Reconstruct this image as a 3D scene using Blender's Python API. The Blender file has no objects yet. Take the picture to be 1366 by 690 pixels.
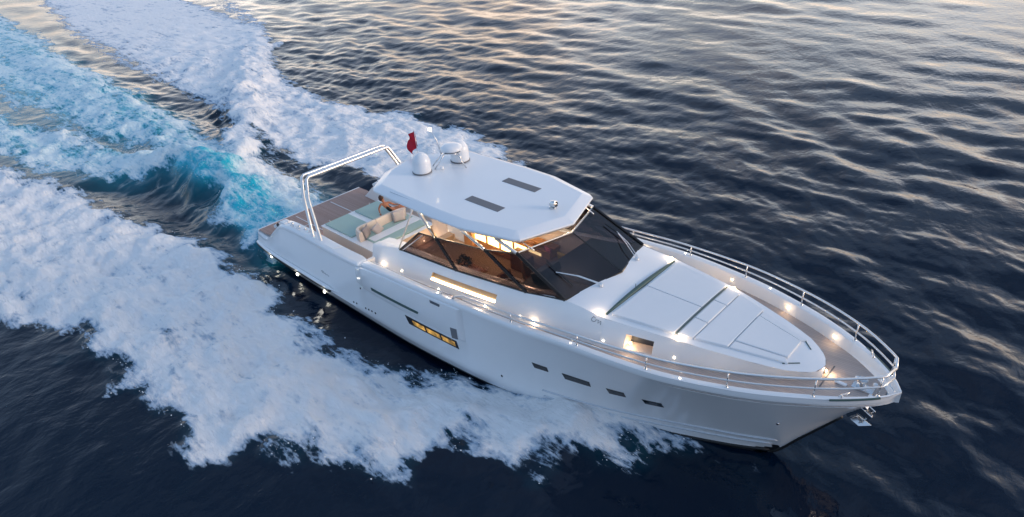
import bpy, bmesh, math, random
import numpy as np
from mathutils import Vector, Matrix
rad = math.radians
SC = bpy.context.scene
COL = SC.collection
rng = random.Random(7)

# ------------------------------------------------------------------ camera
R = [(0.7378190822, 0.6732206036, -0.0489592927),
     (0.3139569212, -0.4064813540, -0.8580232867),
     (-0.5975399946, 0.6176948499, -0.5112719699)]
cam = bpy.data.cameras.new('camera')
cam_o = bpy.data.objects.new('camera', cam)
COL.objects.link(cam_o)
M = Matrix(((R[0][0], -R[1][0], -R[2][0]), (R[0][1], -R[1][1], -R[2][1]), (R[0][2], -R[1][2], -R[2][2]))).to_4x4()
M.translation = Vector((27.8576, -15.1364, 14.5602))
cam_o.matrix_world = M
cam.sensor_width = 36.0
cam.lens = 36.0 * 900.0 / 1366.0
cam.clip_start = 0.5
cam.clip_end = 20000
SC.camera = cam_o

# ------------------------------------------------------------------ light
SUN_EL = rad(3.0)
SUN_AZ = rad(32.0)          # direction the sun stands in, measured from +X towards +Y
w = bpy.data.worlds.new('World')
SC.world = w
w.use_nodes = True
nt = w.node_tree
bg = nt.nodes['Background']
sky = nt.nodes.new('ShaderNodeTexSky')
sky.sky_type = 'NISHITA'
sky.sun_disc = False
sky.sun_elevation = SUN_EL
sky.sun_rotation = rad(90.0) - SUN_AZ
sky.air_density = 1.0
sky.dust_density = 5.0
sky.ozone_density = 2.0
bg.inputs[1].default_value = 0.10
# thin high cloud over the dusk sky : pale and warm towards the horizon, slate blue overhead
wc = nt.nodes.new('ShaderNodeTexCoord')
sz = nt.nodes.new('ShaderNodeSeparateXYZ'); nt.links.new(wc.outputs['Generated'], sz.inputs[0])
def ramp(cols):
    cr = nt.nodes.new('ShaderNodeValToRGB'); nt.links.new(sz.outputs['Z'], cr.inputs[0])
    e = cr.color_ramp.elements
    e[0].position = cols[0][0]; e[0].color = (*cols[0][1], 1); e[1].position = cols[-1][0]; e[1].color = (*cols[-1][1], 1)
    for p_, c_ in cols[1:-1]:
        q_ = e.new(p_); q_.color = (*c_, 1)
    return cr.outputs[0]
sunny = ramp([(0, (2.15, 1.85, 1.60)), (.10, (1.75, 1.63, 1.54)), (.20, (1.05, 1.10, 1.20)), (.31, (.50, .58, .76)), (.50, (.24, .33, .50)), (.72, (.13, .20, .33)), (.88, (.26, .36, .54)), (1, (.36, .47, .66))])
away = ramp([(0, (.32, .40, .56)), (.10, (.35, .44, .62)), (.28, (.33, .43, .64)), (.50, (.22, .31, .48)), (.72, (.13, .20, .33)), (.88, (.26, .36, .54)), (1, (.36, .47, .66))])
dp = nt.nodes.new('ShaderNodeVectorMath'); dp.operation = 'DOT_PRODUCT'
dp.inputs[1].default_value = (math.cos(rad(118)), math.sin(rad(118)), 0)   # the bright bank of cloud
nt.links.new(wc.outputs['Generated'], dp.inputs[0])
mrd = nt.nodes.new('ShaderNodeMapRange'); mrd.interpolation_type = 'SMOOTHSTEP'; mrd.inputs[1].default_value = -.1; mrd.inputs[2].default_value = .95
nt.links.new(dp.outputs['Value'], mrd.inputs[0])
mxs = nt.nodes.new('ShaderNodeMix'); mxs.data_type = 'RGBA'
nt.links.new(mrd.outputs[0], mxs.inputs[0]); nt.links.new(away, mxs.inputs[6]); nt.links.new(sunny, mxs.inputs[7])
wm = nt.nodes.new('ShaderNodeMapping'); wm.inputs['Scale'].default_value = (1.0, 1.0, 3.2)
nt.links.new(wc.outputs['Generated'], wm.inputs[0])
wn_ = nt.nodes.new('ShaderNodeTexNoise'); wn_.inputs['Scale'].default_value = 3.4; wn_.inputs['Detail'].default_value = 6
nt.links.new(wm.outputs[0], wn_.inputs['Vector'])
wr_ = nt.nodes.new('ShaderNodeMapRange'); wr_.inputs[1].default_value = .3; wr_.inputs[2].default_value = .7
wr_.inputs[3].default_value = .45; wr_.inputs[4].default_value = 1.4
nt.links.new(wn_.outputs[0], wr_.inputs[0])
vm = nt.nodes.new('ShaderNodeVectorMath'); vm.operation = 'SCALE'
nt.links.new(mxs.outputs[2], vm.inputs[0]); nt.links.new(wr_.outputs[0], vm.inputs['Scale'])
wo = nt.nodes.new('ShaderNodeTexNoise'); wo.inputs['Scale'].default_value = 5.0; wo.inputs['Detail'].default_value = 4
nt.links.new(wm.outputs[0], wo.inputs['Vector'])
wq = nt.nodes.new('ShaderNodeMapRange'); wq.inputs[1].default_value = .46; wq.inputs[2].default_value = .66
nt.links.new(wo.outputs[0], wq.inputs[0])
wl = nt.nodes.new('ShaderNodeMath'); wl.operation = 'MULTIPLY'
nt.links.new(wq.outputs[0], wl.inputs[0]); nt.links.new(mrd.outputs[0], wl.inputs[1])
wt = nt.nodes.new('ShaderNodeMix'); wt.data_type = 'RGBA'; wt.inputs[6].default_value = (1, 1, 1, 1); wt.inputs[7].default_value = (1.22, .92, .70, 1)
nt.links.new(wl.outputs[0], wt.inputs[0])
vt = nt.nodes.new('ShaderNodeVectorMath'); vt.operation = 'MULTIPLY'
nt.links.new(vm.outputs[0], vt.inputs[0]); nt.links.new(wt.outputs[2], vt.inputs[1]); vm = vt
v2 = nt.nodes.new('ShaderNodeVectorMath'); v2.operation = 'SCALE'; v2.inputs['Scale'].default_value = 3.6
nt.links.new(vm.outputs[0], v2.inputs[0])
va = nt.nodes.new('ShaderNodeVectorMath'); va.operation = 'ADD'
nt.links.new(sky.outputs[0], va.inputs[0]); nt.links.new(v2.outputs[0], va.inputs[1])
nt.links.new(va.outputs[0], bg.inputs[0])
sl = bpy.data.lights.new('sun', 'SUN')
sl.energy = 0.45
sl.angle = rad(14)
sl.color = (1.0, 0.82, 0.66)
so = bpy.data.objects.new('sun', sl)
COL.objects.link(so)
sd = Vector((math.cos(SUN_AZ) * math.cos(SUN_EL + .2), math.sin(SUN_AZ) * math.cos(SUN_EL + .2), math.sin(SUN_EL + .2)))
so.rotation_euler = sd.to_track_quat('Z', 'Y').to_euler()
SC.view_settings.view_transform = 'Standard'
SC.view_settings.look = 'None'
SC.view_settings.gamma = 1.0
SC.view_settings.exposure = 1.6
SC.view_settings.use_curve_mapping = False

# ------------------------------------------------------------------ materials
def mat(name, col, rough=.4, metal=0., spec=.5, coat=0., var=0., vscale=3., bump=0., bscale=30., emit=None, es=0., trans=0., ior=1.45):
    m = bpy.data.materials.new(name)
    m.use_nodes = True
    n = m.node_tree
    b = n.nodes['Principled BSDF']
    b.inputs['Base Color'].default_value = (*col, 1)
    b.inputs['Roughness'].default_value = rough
    b.inputs['Metallic'].default_value = metal
    b.inputs['Specular IOR Level'].default_value = spec
    b.inputs['Coat Weight'].default_value = coat
    b.inputs['Coat Roughness'].default_value = .08
    b.inputs['Transmission Weight'].default_value = trans
    b.inputs['IOR'].default_value = ior
    if emit:
        b.inputs['Emission Color'].default_value = (*emit, 1)
        b.inputs['Emission Strength'].default_value = es
    tc = n.nodes.new('ShaderNodeTexCoord')
    if var:
        no = n.nodes.new('ShaderNodeTexNoise')
        no.inputs['Scale'].default_value = vscale
        no.inputs['Detail'].default_value = 6
        n.links.new(tc.outputs['Object'], no.inputs['Vector'])
        mx = n.nodes.new('ShaderNodeMix')
        mx.data_type = 'RGBA'
        mx.inputs[6].default_value = (*[c * (1 - var) for c in col], 1)
        mx.inputs[7].default_value = (*[min(1, c * (1 + var)) for c in col], 1)
        n.links.new(no.outputs[0], mx.inputs[0])
        n.links.new(mx.outputs[2], b.inputs['Base Color'])
        mr = n.nodes.new('ShaderNodeMapRange')
        mr.inputs[3].default_value = max(0.02, rough * .8)
        mr.inputs[4].default_value = min(1, rough * 1.25)
        n.links.new(no.outputs[0], mr.inputs[0])
        n.links.new(mr.outputs[0], b.inputs['Roughness'])
    if bump:
        n2 = n.nodes.new('ShaderNodeTexNoise')
        n2.inputs['Scale'].default_value = bscale
        n2.inputs['Detail'].default_value = 5
        n.links.new(tc.outputs['Object'], n2.inputs['Vector'])
        bp = n.nodes.new('ShaderNodeBump')
        bp.inputs['Strength'].default_value = bump
        bp.inputs['Distance'].default_value = .02
        n.links.new(n2.outputs[0], bp.inputs['Height'])
        n.links.new(bp.outputs[0], b.inputs['Normal'])
    return m

def glass_mat(name, tint, refl=1.0):
    m = bpy.data.materials.new(name)
    m.use_nodes = True
    n = m.node_tree
    n.nodes.remove(n.nodes['Principled BSDF'])
    out = n.nodes['Material Output']
    tr = n.nodes.new('ShaderNodeBsdfTransparent')
    tr.inputs[0].default_value = (*tint, 1)
    gl = n.nodes.new('ShaderNodeBsdfGlossy')
    gl.inputs['Roughness'].default_value = .02
    fr = n.nodes.new('ShaderNodeFresnel')
    ge = n.nodes.new('ShaderNodeNewGeometry')
    im = n.nodes.new('ShaderNodeMix'); im.inputs[2].default_value = 1.5; im.inputs[3].default_value = 1 / 1.5
    n.links.new(ge.outputs['Backfacing'], im.inputs[0]); n.links.new(im.outputs[0], fr.inputs[0])
    mx = n.nodes.new('ShaderNodeMixShader')
    n.links.new(fr.outputs[0], mx.inputs[0])
    n.links.new(tr.outputs[0], mx.inputs[1])
    n.links.new(gl.outputs[0], mx.inputs[2])
    n.links.new(mx.outputs[0], out.inputs[0])
    return m

def teak_mat(name, ca, cb, cc):
    m = bpy.data.materials.new(name)
    m.use_nodes = True
    n = m.node_tree
    b = n.nodes['Principled BSDF']
    b.inputs['Roughness'].default_value = .65
    tc = n.nodes.new('ShaderNodeTexCoord')
    sx = n.nodes.new('ShaderNodeSeparateXYZ')
    n.links.new(tc.outputs['Object'], sx.inputs[0])
    mu = n.nodes.new('ShaderNodeMath'); mu.operation = 'MULTIPLY'; mu.inputs[1].default_value = 1 / .075
    n.links.new(sx.outputs['Y'], mu.inputs[0])
    fr = n.nodes.new('ShaderNodeMath'); fr.operation = 'FRACT'
    n.links.new(mu.outputs[0], fr.inputs[0])
    lt = n.nodes.new('ShaderNodeMath'); lt.operation = 'LESS_THAN'; lt.inputs[1].default_value = .09
    n.links.new(fr.outputs[0], lt.inputs[0])
    fl = n.nodes.new('ShaderNodeMath'); fl.operation = 'FLOOR'
    n.links.new(mu.outputs[0], fl.inputs[0])
    wn = n.nodes.new('ShaderNodeTexWhiteNoise'); wn.noise_dimensions = '1D'
    n.links.new(fl.outputs[0], wn.inputs['W'])
    mp = n.nodes.new('ShaderNodeMapping'); mp.inputs['Scale'].default_value = (1.5, 30, 10)
    n.links.new(tc.outputs['Object'], mp.inputs[0])
    no = n.nodes.new('ShaderNodeTexNoise'); no.inputs['Scale'].default_value = 2; no.inputs['Detail'].default_value = 5
    n.links.new(mp.outputs[0], no.inputs['Vector'])
    ad = n.nodes.new('ShaderNodeMath'); ad.operation = 'ADD'
    n.links.new(wn.outputs[0], ad.inputs[0]); n.links.new(no.outputs[0], ad.inputs[1])
    hf = n.nodes.new('ShaderNodeMath'); hf.operation = 'MULTIPLY'; hf.inputs[1].default_value = .5
    n.links.new(ad.outputs[0], hf.inputs[0])
    c = n.nodes.new('ShaderNodeMix'); c.data_type = 'RGBA'
    c.inputs[6].default_value = (*ca, 1); c.inputs[7].default_value = (*cb, 1)
    n.links.new(hf.outputs[0], c.inputs[0])
    c2 = n.nodes.new('ShaderNodeMix'); c2.data_type = 'RGBA'
    c2.inputs[7].default_value = (*cc, 1)
    n.links.new(c.outputs[2], c2.inputs[6]); n.links.new(lt.outputs[0], c2.inputs[0])
    n.links.new(c2.outputs[2], b.inputs['Base Color'])
    return m

GEL = mat('gelcoat', (.84, .85, .86), .16, coat=.5, var=.03, vscale=.8, bump=.03, bscale=2.5)
ROOF = mat('hardtop_paint', (.81, .84, .87), .3, coat=.25, var=.03, vscale=.7)
SILV = mat('silver_white_paint', (.55, .60, .66), .25, coat=.4, var=.04, vscale=.6)
ANTI = mat('black_bottom_paint', (.012, .014, .018), .5, var=.3)
RUB = mat('black_rubber', (.015, .016, .018), .45)
STEEL = mat('polished_steel', (.72, .72, .72), .14, metal=1., bump=.02, bscale=8)
STEELW = mat('satin_steel', (.8, .8, .8), .32, metal=.85)
BLACKF = mat('black_frame', (.012, .012, .014), .25)
TEAK = teak_mat('teak', (.30, .19, .16), (.42, .29, .25), (.12, .09, .08))
TEAKW = teak_mat('weathered_teak', (.40, .33, .30), (.52, .44, .40), (.24, .20, .19))
VINYL = mat('white_vinyl', (.76, .78, .80), .55, var=.02, bump=.12, bscale=14)
SAGE = mat('sage_cushion', (.36, .50, .47), .8, var=.06, bump=.2, bscale=20)
CREAM = mat('cream_upholstery', (.72, .62, .54), .6, var=.04, bump=.1, bscale=20)
GREYP = mat('grey_fabric', (.30, .27, .27), .9, var=.12, vscale=20, bump=.3, bscale=60)
LGREYP = mat('stone_fabric', (.52, .46, .44), .9, var=.1, vscale=20, bump=.3, bscale=60)
WOOD = mat('oak_veneer', (.42, .19, .07), .35, var=.25, vscale=6)
FLOORM = mat('saloon_floor', (.42, .30, .21), .5, var=.12, vscale=2)
DARK = mat('dark_leather', (.022, .028, .045), .45, var=.2)
BROWN = mat('brown_leather', (.17, .08, .05), .5, var=.2)
GLASS = glass_mat('smoked_glass', (.40, .35, .35))
GLASSW = glass_mat('windscreen_glass', (.36, .37, .45))
PORT = mat('dark_window_glass', (.012, .014, .018), .05, spec=.7)
PORTF = mat('window_surround', (.02, .02, .022), .3)
SKYL = mat('grey_skylight_mesh', (.16, .165, .18), .6, var=.1, vscale=40)
TEAL = mat('dark_green_recess', (.05, .10, .095), .5, var=.15)
TROUGH = mat('tan_trough', (.42, .33, .22), .6)
SEAM = mat('dark_grey_line', (.12, .13, .15), .8)  # plain dark grey of hatch seams, side vents and script marks
REDF = mat('red_flag_cloth', (.55, .01, .03), .7, var=.1)
AMB = mat('amber_lit_cabin', (.3, .15, .04), .4, var=.3, vscale=5, emit=(1, .55, .12), es=.30)
def amber(m):
    n = m.node_tree; b = n.nodes['Principled BSDF']; tc = n.nodes.new('ShaderNodeTexCoord')
    no = n.nodes.new('ShaderNodeTexNoise'); no.inputs['Scale'].default_value = 3.2; no.inputs['Detail'].default_value = 3
    n.links.new(tc.outputs['Object'], no.inputs[0]); mr = n.nodes.new('ShaderNodeMapRange'); mr.inputs[1].default_value = .4; mr.inputs[2].default_value = .62
    mr.inputs[3].default_value = .04; mr.inputs[4].default_value = .24
    n.links.new(no.outputs[0], mr.inputs[0]); n.links.new(mr.outputs[0], b.inputs['Emission Strength'])
    b.inputs['Roughness'].default_value = .05
amber(AMB)
LED = mat('led_strip', (1, .9, .7), .4, emit=(1, .80, .52), es=3.6)
WLED = mat('warm_lamp_lens', (1, .85, .6), .4, emit=(1, .72, .42), es=9.)
SLED = mat('small_lamp_lens', (1, .9, .7), .4, emit=(1, .84, .62), es=6.)
MLED = mat('mast_lamp_lens', (1, .9, .7), .4, emit=(1, .84, .6), es=2.2)
GLED = mat('green_lamp_lens', (.1, 1, .5), .4, emit=(.1, 1, .45), es=14.)
ULED = mat('underwater_lamp_lens', (1, 1, .9), .4, emit=(1, .95, .8), es=3.)
PANEL = mat('backlit_panel', (.9, .7, .35), .5, emit=(1, .66, .22), es=1.9)

# ------------------------------------------------------------------ mesh helpers
class MB:
    def __init__(s):
        s.v = []; s.f = []; s.mi = []
    def add(s, vs, fs, mi=0):
        o = len(s.v)
        s.v += [tuple(v) for v in vs]
        s.f += [tuple(i + o for i in f) for f in fs]
        s.mi += [mi] * len(fs)
        return s
    def box(s, c, d, rot=None, mi=0):
        hx, hy, hz = [q / 2 for q in d]
        vs = [Vector((x, y, z)) for x in (-hx, hx) for y in (-hy, hy) for z in (-hz, hz)]
        if rot is not None: vs = [rot @ v for v in vs]
        c = Vector(c)
        return s.add([v + c for v in vs], [(0, 1, 3, 2), (4, 6, 7, 5), (0, 4, 5, 1), (2, 3, 7, 6), (0, 2, 6, 4), (1, 5, 7, 3)], mi)
    def grid(s, rows, closed_u=False, flip=False, mi=0):
        n = len(rows[0]); fs = []
        for i in range(len(rows) - 1):
            for j in range(n if closed_u else n - 1):
                a, b, c, d = i * n + j, i * n + (j + 1) % n, (i + 1) * n + (j + 1) % n, (i + 1) * n + j
                fs.append((a, d, c, b) if flip else (a, b, c, d))
        return s.add([p for r in rows for p in r], fs, mi)
    def tube(s, path, r, n=10, closed=False, cap=True, mi=0):
        P = [Vector(p) for p in path]; rings = []
        up = Vector((0, 0, 1)); prev = None
        for i, p in enumerate(P):
            a = P[i - 1] if (i or closed) else P[0]
            b = P[(i + 1) % len(P)] if (i < len(P) - 1 or closed) else P[-1]
            t = (b - a).normalized()
            if prev is None:
                u = t.cross(up)
                if u.length < 1e-3: u = t.cross(Vector((1, 0, 0)))
            else:
                u = prev - t * prev.dot(t)
            u.normalize(); prev = u
            w_ = t.cross(u)
            rr = r[i] if isinstance(r, (list, tuple)) else r
            rings.append([p + (u * math.cos(k * 2 * math.pi / n) + w_ * math.sin(k * 2 * math.pi / n)) * rr for k in range(n)])
        if closed: rings.append(rings[0])
        s.grid(rings, closed_u=True, flip=True, mi=mi)
        if cap and not closed:
            s.add(rings[0], [tuple(range(n))], mi); s.add(rings[-1], [tuple(reversed(range(n)))], mi)
        return s
    def lathe(s, prof, c=(0, 0, 0), n=28, rot=None, mi=0):
        rows = []
        c = Vector(c)
        for (r, z) in prof:
            row = [Vector((r * math.cos(k * 2 * math.pi / n), r * math.sin(k * 2 * math.pi / n), z)) for k in range(n)]
            if rot is not None: row = [rot @ v for v in row]
            rows.append([v + c for v in row])
        return s.grid(rows, closed_u=True, mi=mi)
    def prism(s, poly, z0, z1, mi=0):
        n = len(poly)
        f0 = z0 if callable(z0) else (lambda x, y: z0)
        f1 = z1 if callable(z1) else (lambda x, y: z1)
        vs = [(x, y, f0(x, y)) for x, y in poly] + [(x, y, f1(x, y)) for x, y in poly]
        fs = [tuple(reversed(range(n))), tuple(range(n, 2 * n))] + [(i, (i + 1) % n, n + (i + 1) % n, n + i) for i in range(n)]
        return s.add(vs, fs, mi)
    def build(s, name, m, parent=None, smooth=False, bevel=0, seg=2, loc=None, auto=None, solid=0):
        me = bpy.data.meshes.new(name)
        me.from_pydata([tuple(v) for v in s.v], [], s.f)
        ms = m if isinstance(m, list) else [m]
        for q in ms: me.materials.append(q)
        if len(ms) > 1: me.polygons.foreach_set('material_index', s.mi)
        me.validate(); 
        bm = bmesh.new(); bm.from_mesh(me)
        bmesh.ops.remove_doubles(bm, verts=bm.verts, dist=1e-5)
        bmesh.ops.recalc_face_normals(bm, faces=bm.faces)
        bm.to_mesh(me); bm.free()
        o = bpy.data.objects.new(name, me)
        COL.objects.link(o)
        if smooth or auto:
            me.polygons.foreach_set('use_smooth', [True] * len(me.polygons))
            if auto:
                me.set_sharp_from_angle(angle=rad(auto))
        if solid:
            md = o.modifiers.new('thickness', 'SOLIDIFY'); md.thickness = solid; md.offset = 0
        if bevel:
            md = o.modifiers.new('edge', 'BEVEL'); md.width = bevel; md.segments = seg; md.limit_method = 'ANGLE'; md.angle_limit = rad(35)
        place(o, parent, loc)
        return o

ROOT = Vector((12, 0, -.95))
def place(o, parent, loc=None):
    """meshes are written in world metres; a part of the yacht's Empty is moved back by the Empty's place"""
    l = Vector(loc) if loc is not None else Vector((0, 0, 0))
    o.parent = parent
    if parent is not None and parent.parent is None and parent.type == 'EMPTY':
        l = l - parent.location
    elif parent is not None and loc is not None and parent.get('own_loc'):
        l = l - Vector(parent['own_loc'])
    o.location = l
    if loc is not None: o['own_loc'] = list(loc)

def thing(name, label, cat, loc, group=None):
    o = bpy.data.objects.new(name, None)
    COL.objects.link(o); o.location = loc; o.empty_display_size = .3
    tag(o, label, cat, group); return o
def tag(o, label, cat, group=None):
    o['label'] = label; o['category'] = cat
    if group: o['group'] = group
    return o
def pchip(xs, ys):
    xs = np.array(xs, float); ys = np.array(ys, float); h = np.diff(xs); d = np.diff(ys) / h
    m = np.zeros(len(xs)); m[0] = d[0]; m[-1] = d[-1]
    for i in range(1, len(xs) - 1):
        if d[i - 1] * d[i] > 0:
            w1 = 2 * h[i] + h[i - 1]; w2 = h[i] + 2 * h[i - 1]; m[i] = (w1 + w2) / (w1 / d[i - 1] + w2 / d[i])
    def f(x):
        x = min(max(x, xs[0]), xs[-1]); i = max(min(int(np.searchsorted(xs, x, 'right')) - 1, len(h) - 1), 0)
        t = (x - xs[i]) / h[i]; a = t * t
        return float((1 + 2 * t) * (1 - t) ** 2 * ys[i] + t * (1 - t) ** 2 * h[i] * m[i] + a * (3 - 2 * t) * ys[i + 1] + a * (t - 1) * h[i] * m[i + 1])
    return f
def lin(a, b, n): return [a + (b - a) * i / (n - 1) for i in range(n)]
def rotz(a): return Matrix.Rotation(a, 3, 'Z')
def smooth_path(pts, n=6):
    P = [Vector(p) for p in pts]; out = []
    for i in range(len(P) - 1):
        p0 = P[max(i - 1, 0)]; p1 = P[i]; p2 = P[i + 1]; p3 = P[min(i + 2, len(P) - 1)]
        for k in range(n):
            t = k / n
            out.append(.5 * ((2 * p1) + (p2 - p0) * t + (2 * p0 - 5 * p1 + 4 * p2 - p3) * t * t + (3 * p1 - p0 - 3 * p2 + p3) * t ** 3))
    out.append(P[-1]); return out

# ================================================================== SEA
SEA = -.95
FS = [(-7.7,-14.0),(-4.8,-12.9),(-2.7,-12.2),(-1.9,-12.3),(-1.1,-11.3),(1.8,-11.3),(4.3,-11.0),(7.3,-11.0),(9.9,-11.2),(10.9,-10.9),(11.1,-10.1),(11.9,-9.3),(12.7,-8.5),(14.7,-8.0),(15.4,-7.5),(15.8,-6.2),(16.8,-5.2),(18.0,-5.0),(18.2,-3.7),(19.1,-2.7),(19.9,-1.7),(20.7,-0.9),(20.4,-0.9),(18.5,-1.8),(16.5,-2.5),(14.9,-3.0),(13.7,-3.2),(12.4,-4.2),(10.8,-5.0),(9.7,-5.5),(8.1,-5.4),(6.3,-5.2),(4.9,-5.4),(2.3,-5.0),(-1.0,-4.7),(-4.4,-4.5),(-7.2,-5.2),(-10.7,-6.2),(-15.0,-6.2),(-18.6,-7.2),(-23.1,-8.4),(-26.5,-10.1),(-60,-18),(-60,-40),(-30,-25)]
HOLE = [(-13.2,-2.0),(-8.0,-1.5),(-1.8,-3.0),(0.3,-3.6),(-1.6,-4.3),(-5.1,-4.6),(-7.0,-5.0),(-11.3,-5.5),(-15.6,-5.6),(-15.6,-4.3)]
CW = [(-147.6,14.9),(-92.1,8.8),(-69.8,7.2),(-50.2,4.9),(-35.9,4.4),(-22.3,3.4),(-12.8,2.0),(-6.7,0.9),(0.0,1.8),(0.2,-2.8),(-3.5,-2.3),(-8.0,-1.5),(-13.2,-2.0),(-15.6,-4.3),(-21.3,-6.3),(-27.1,-7.4),(-32.7,-8.8),(-60,-15),(-150,-30)]
PF = [(-120.2,22.8),(-92.0,29.6),(-72.6,27.9),(-48.2,23.9),(-38.7,19.8),(-27.9,14.3),(-22.6,13.1),(-18.0,12.2),(-11.3,13.5),(-7.8,14.0),(-2.1,13.5),(3.3,11.3),(8.0,8.0),(14,5.0),(18,2.6),(14.0,3.0),(8.0,3.6),(2.6,4.3),(-2.3,5.4),(-6.0,5.2),(-8.6,4.2),(-10.7,5.0),(-13.0,4.2),(-16.6,5.1),(-15.4,3.3),(-24.6,6.6),(-34.8,7.2),(-46.6,7.1),(-64.3,9.5),(-88.7,13.5)]
PFD = [(-13.6,4.3),(-9.2,4.6),(-6.3,4.9),(-2.0,5.0),(3,4.2),(2,3.2),(-1.6,2.4),(-2.0,1.6),(-7.4,1.7)]
DS1 = [(-115.6,16.9),(-82.0,11.5),(-56.1,8.3),(-37.2,6.2),(-25.9,5.7),(-16.8,4.1),(-8.5,2.2)]
DS2 = [(-90,-12),(-51.5,-4.9),(-40.5,-4.0),(-31.5,-3.3),(-24.0,-2.7),(-20.0,-1.2),(-16.4,0.2)]
R1 = [(-90,36),(-48.2,23.9),(-31.4,13.6),(-20.9,7.0),(-13.6,3.0),(-7.4,1.0),(-1.7,0.1)]
R2 = [(-2.2,-2.4),(-6.4,-1.1),(-11.1,-0.4),(-14.6,-1.1),(-17.6,-2.2),(-24.9,-3.4),(-32.6,-6.0),(-37.9,-7.7),(-80,-19)]
R3 = [(-1.8,-0.1),(-11.9,0.5),(-28.8,1.6),(-53.2,3.0),(-73.5,4.2),(-103.3,5.8)]
AQ = [(-2.3,-2.6),(-7.6,-1.2),(-12.7,-1.5),(-11.9,0.5),(-6.0,0.1),(-1.5,-0.6)]
BW = [(20.9,-1.0),(18.6,-2.7),(17.3,-4.2),(14.9,-5.9),(12.0,-7.6),(8.5,-9.0),(2.0,-9.8),(-5.4,-10.8),(-13.3,-12.4),(-40,-20)]

def axis(lo, hi, flo, fhi, d, grow):
    a = list(np.arange(flo, fhi, d)); s = d; x = a[-1]
    while x < hi: s *= grow; x += s; a.append(x)
    s = d; x = flo; b = []
    while x > lo: s *= grow; x -= s; b.append(x)
    return np.array(b[::-1] + a)
gx = axis(-6000, 5000, -26, 32, .115, 1.016)
gy = axis(-3000, 6000, -18, 16, .115, 1.016)
X, Y = np.meshgrid(gx, gy)
NX, NY = len(gx), len(gy)
print('sea grid', NX, NY)

def hash2(ix, iy, seed):
    h = (ix.astype(np.int64) * 374761393 + iy.astype(np.int64) * 668265263 + seed * 974711) & 0x7fffffff
    h = ((h ^ (h >> 13)) * 1274126177) & 0x7fffffff
    return ((h ^ (h >> 16)) & 0xffff) / 65535.0
def vnoise(x, y, seed=0):
    ix = np.floor(x); iy = np.floor(y); fx = x - ix; fy = y - iy
    ux = fx * fx * fx * (fx * (fx * 6 - 15) + 10); uy = fy * fy * fy * (fy * (fy * 6 - 15) + 10)
    a = hash2(ix, iy, seed); b = hash2(ix + 1, iy, seed); c = hash2(ix, iy + 1, seed); d = hash2(ix + 1, iy + 1, seed)
    return (a + (b - a) * ux) * (1 - uy) + (c + (d - c) * ux) * uy - .5
def fbm(x, y, o=4, seed=0, g=.5):
    r = 0; a = 1.
    for k in range(o):
        r = r + a * vnoise(x * 2 ** k + 17.3 * k, y * 2 ** k - 9.1 * k, seed + k); a *= g
    return r
def sdpoly(x, y, poly):
    """signed distance, negative inside"""
    d = np.full(x.shape, 1e9); ins = np.zeros(x.shape, bool); n = len(poly)
    for i in range(n):
        ax, ay = poly[i]; bx, by = poly[(i + 1) % n]
        ex, ey = bx - ax, by - ay
        t = np.clip(((x - ax) * ex + (y - ay) * ey) / (ex * ex + ey * ey), 0, 1)
        d = np.minimum(d, np.hypot(x - ax - t * ex, y - ay - t * ey))
        c = ((ay > y) != (by > y))
        with np.errstate(divide='ignore', invalid='ignore'):
            xi = (bx - ax) * (y - ay) / (by - ay if by != ay else 1e-9) + ax
        ins ^= (c & (x < xi))
    return np.where(ins, -d, d)
def dline(x, y, line):
    """distance to a polyline, the running parameter 0..1, and the side"""
    d = np.full(x.shape, 1e9); u = np.zeros(x.shape); sgn = np.ones(x.shape)
    n = len(line) - 1
    for i in range(n):
        ax, ay = line[i]; bx, by = line[i + 1]; ex, ey = bx - ax, by - ay
        t = np.clip(((x - ax) * ex + (y - ay) * ey) / (ex * ex + ey * ey), 0, 1)
        q = np.hypot(x - ax - t * ex, y - ay - t * ey); m = q < d
        cr = ex * (y - ay) - ey * (x - ax)
        d = np.where(m, q, d); u = np.where(m, (i + t) / n, u); sgn = np.where(m, np.sign(cr), sgn)
    return d, u, sgn
sst = lambda e0, e1, v: (lambda t: t * t * (3 - 2 * t))(np.clip((v - e0) / (e1 - e0), 0, 1))

# open-sea waves: many small sine trains about one wind direction
H = np.zeros(X.shape)
wr = np.random.RandomState(5)
wd0 = math.radians(72)
cell = np.maximum(np.gradient(gx)[None, :], np.gradient(gy)[:, None])
for k in range(80):
    L = .55 * (11 / .55) ** wr.rand()
    th = wd0 + wr.randn() * (.62 if wr.rand() < .8 else 1.4)
    kk = 2 * math.pi / L
    amp = .0040 * L ** .98 * (.5 + wr.rand()) * (.55 if L > 6 else .85)
    ph = wr.rand() * 6.28
    fade = np.clip((L / cell - 2.5) / 3, 0, 1)
    a = kk * (X * math.cos(th) + Y * math.sin(th)) + ph + .7 * np.sin(.11 * X + .07 * Y * (k % 3) + ph)
    H += fade * amp * (np.sin(a) + .18 * np.cos(2 * a))
H *= (.8 + .9 * fbm(X / 23, Y / 23, 2, 91)) * (.30 + .70 * sst(-8, 6, Y))

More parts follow.
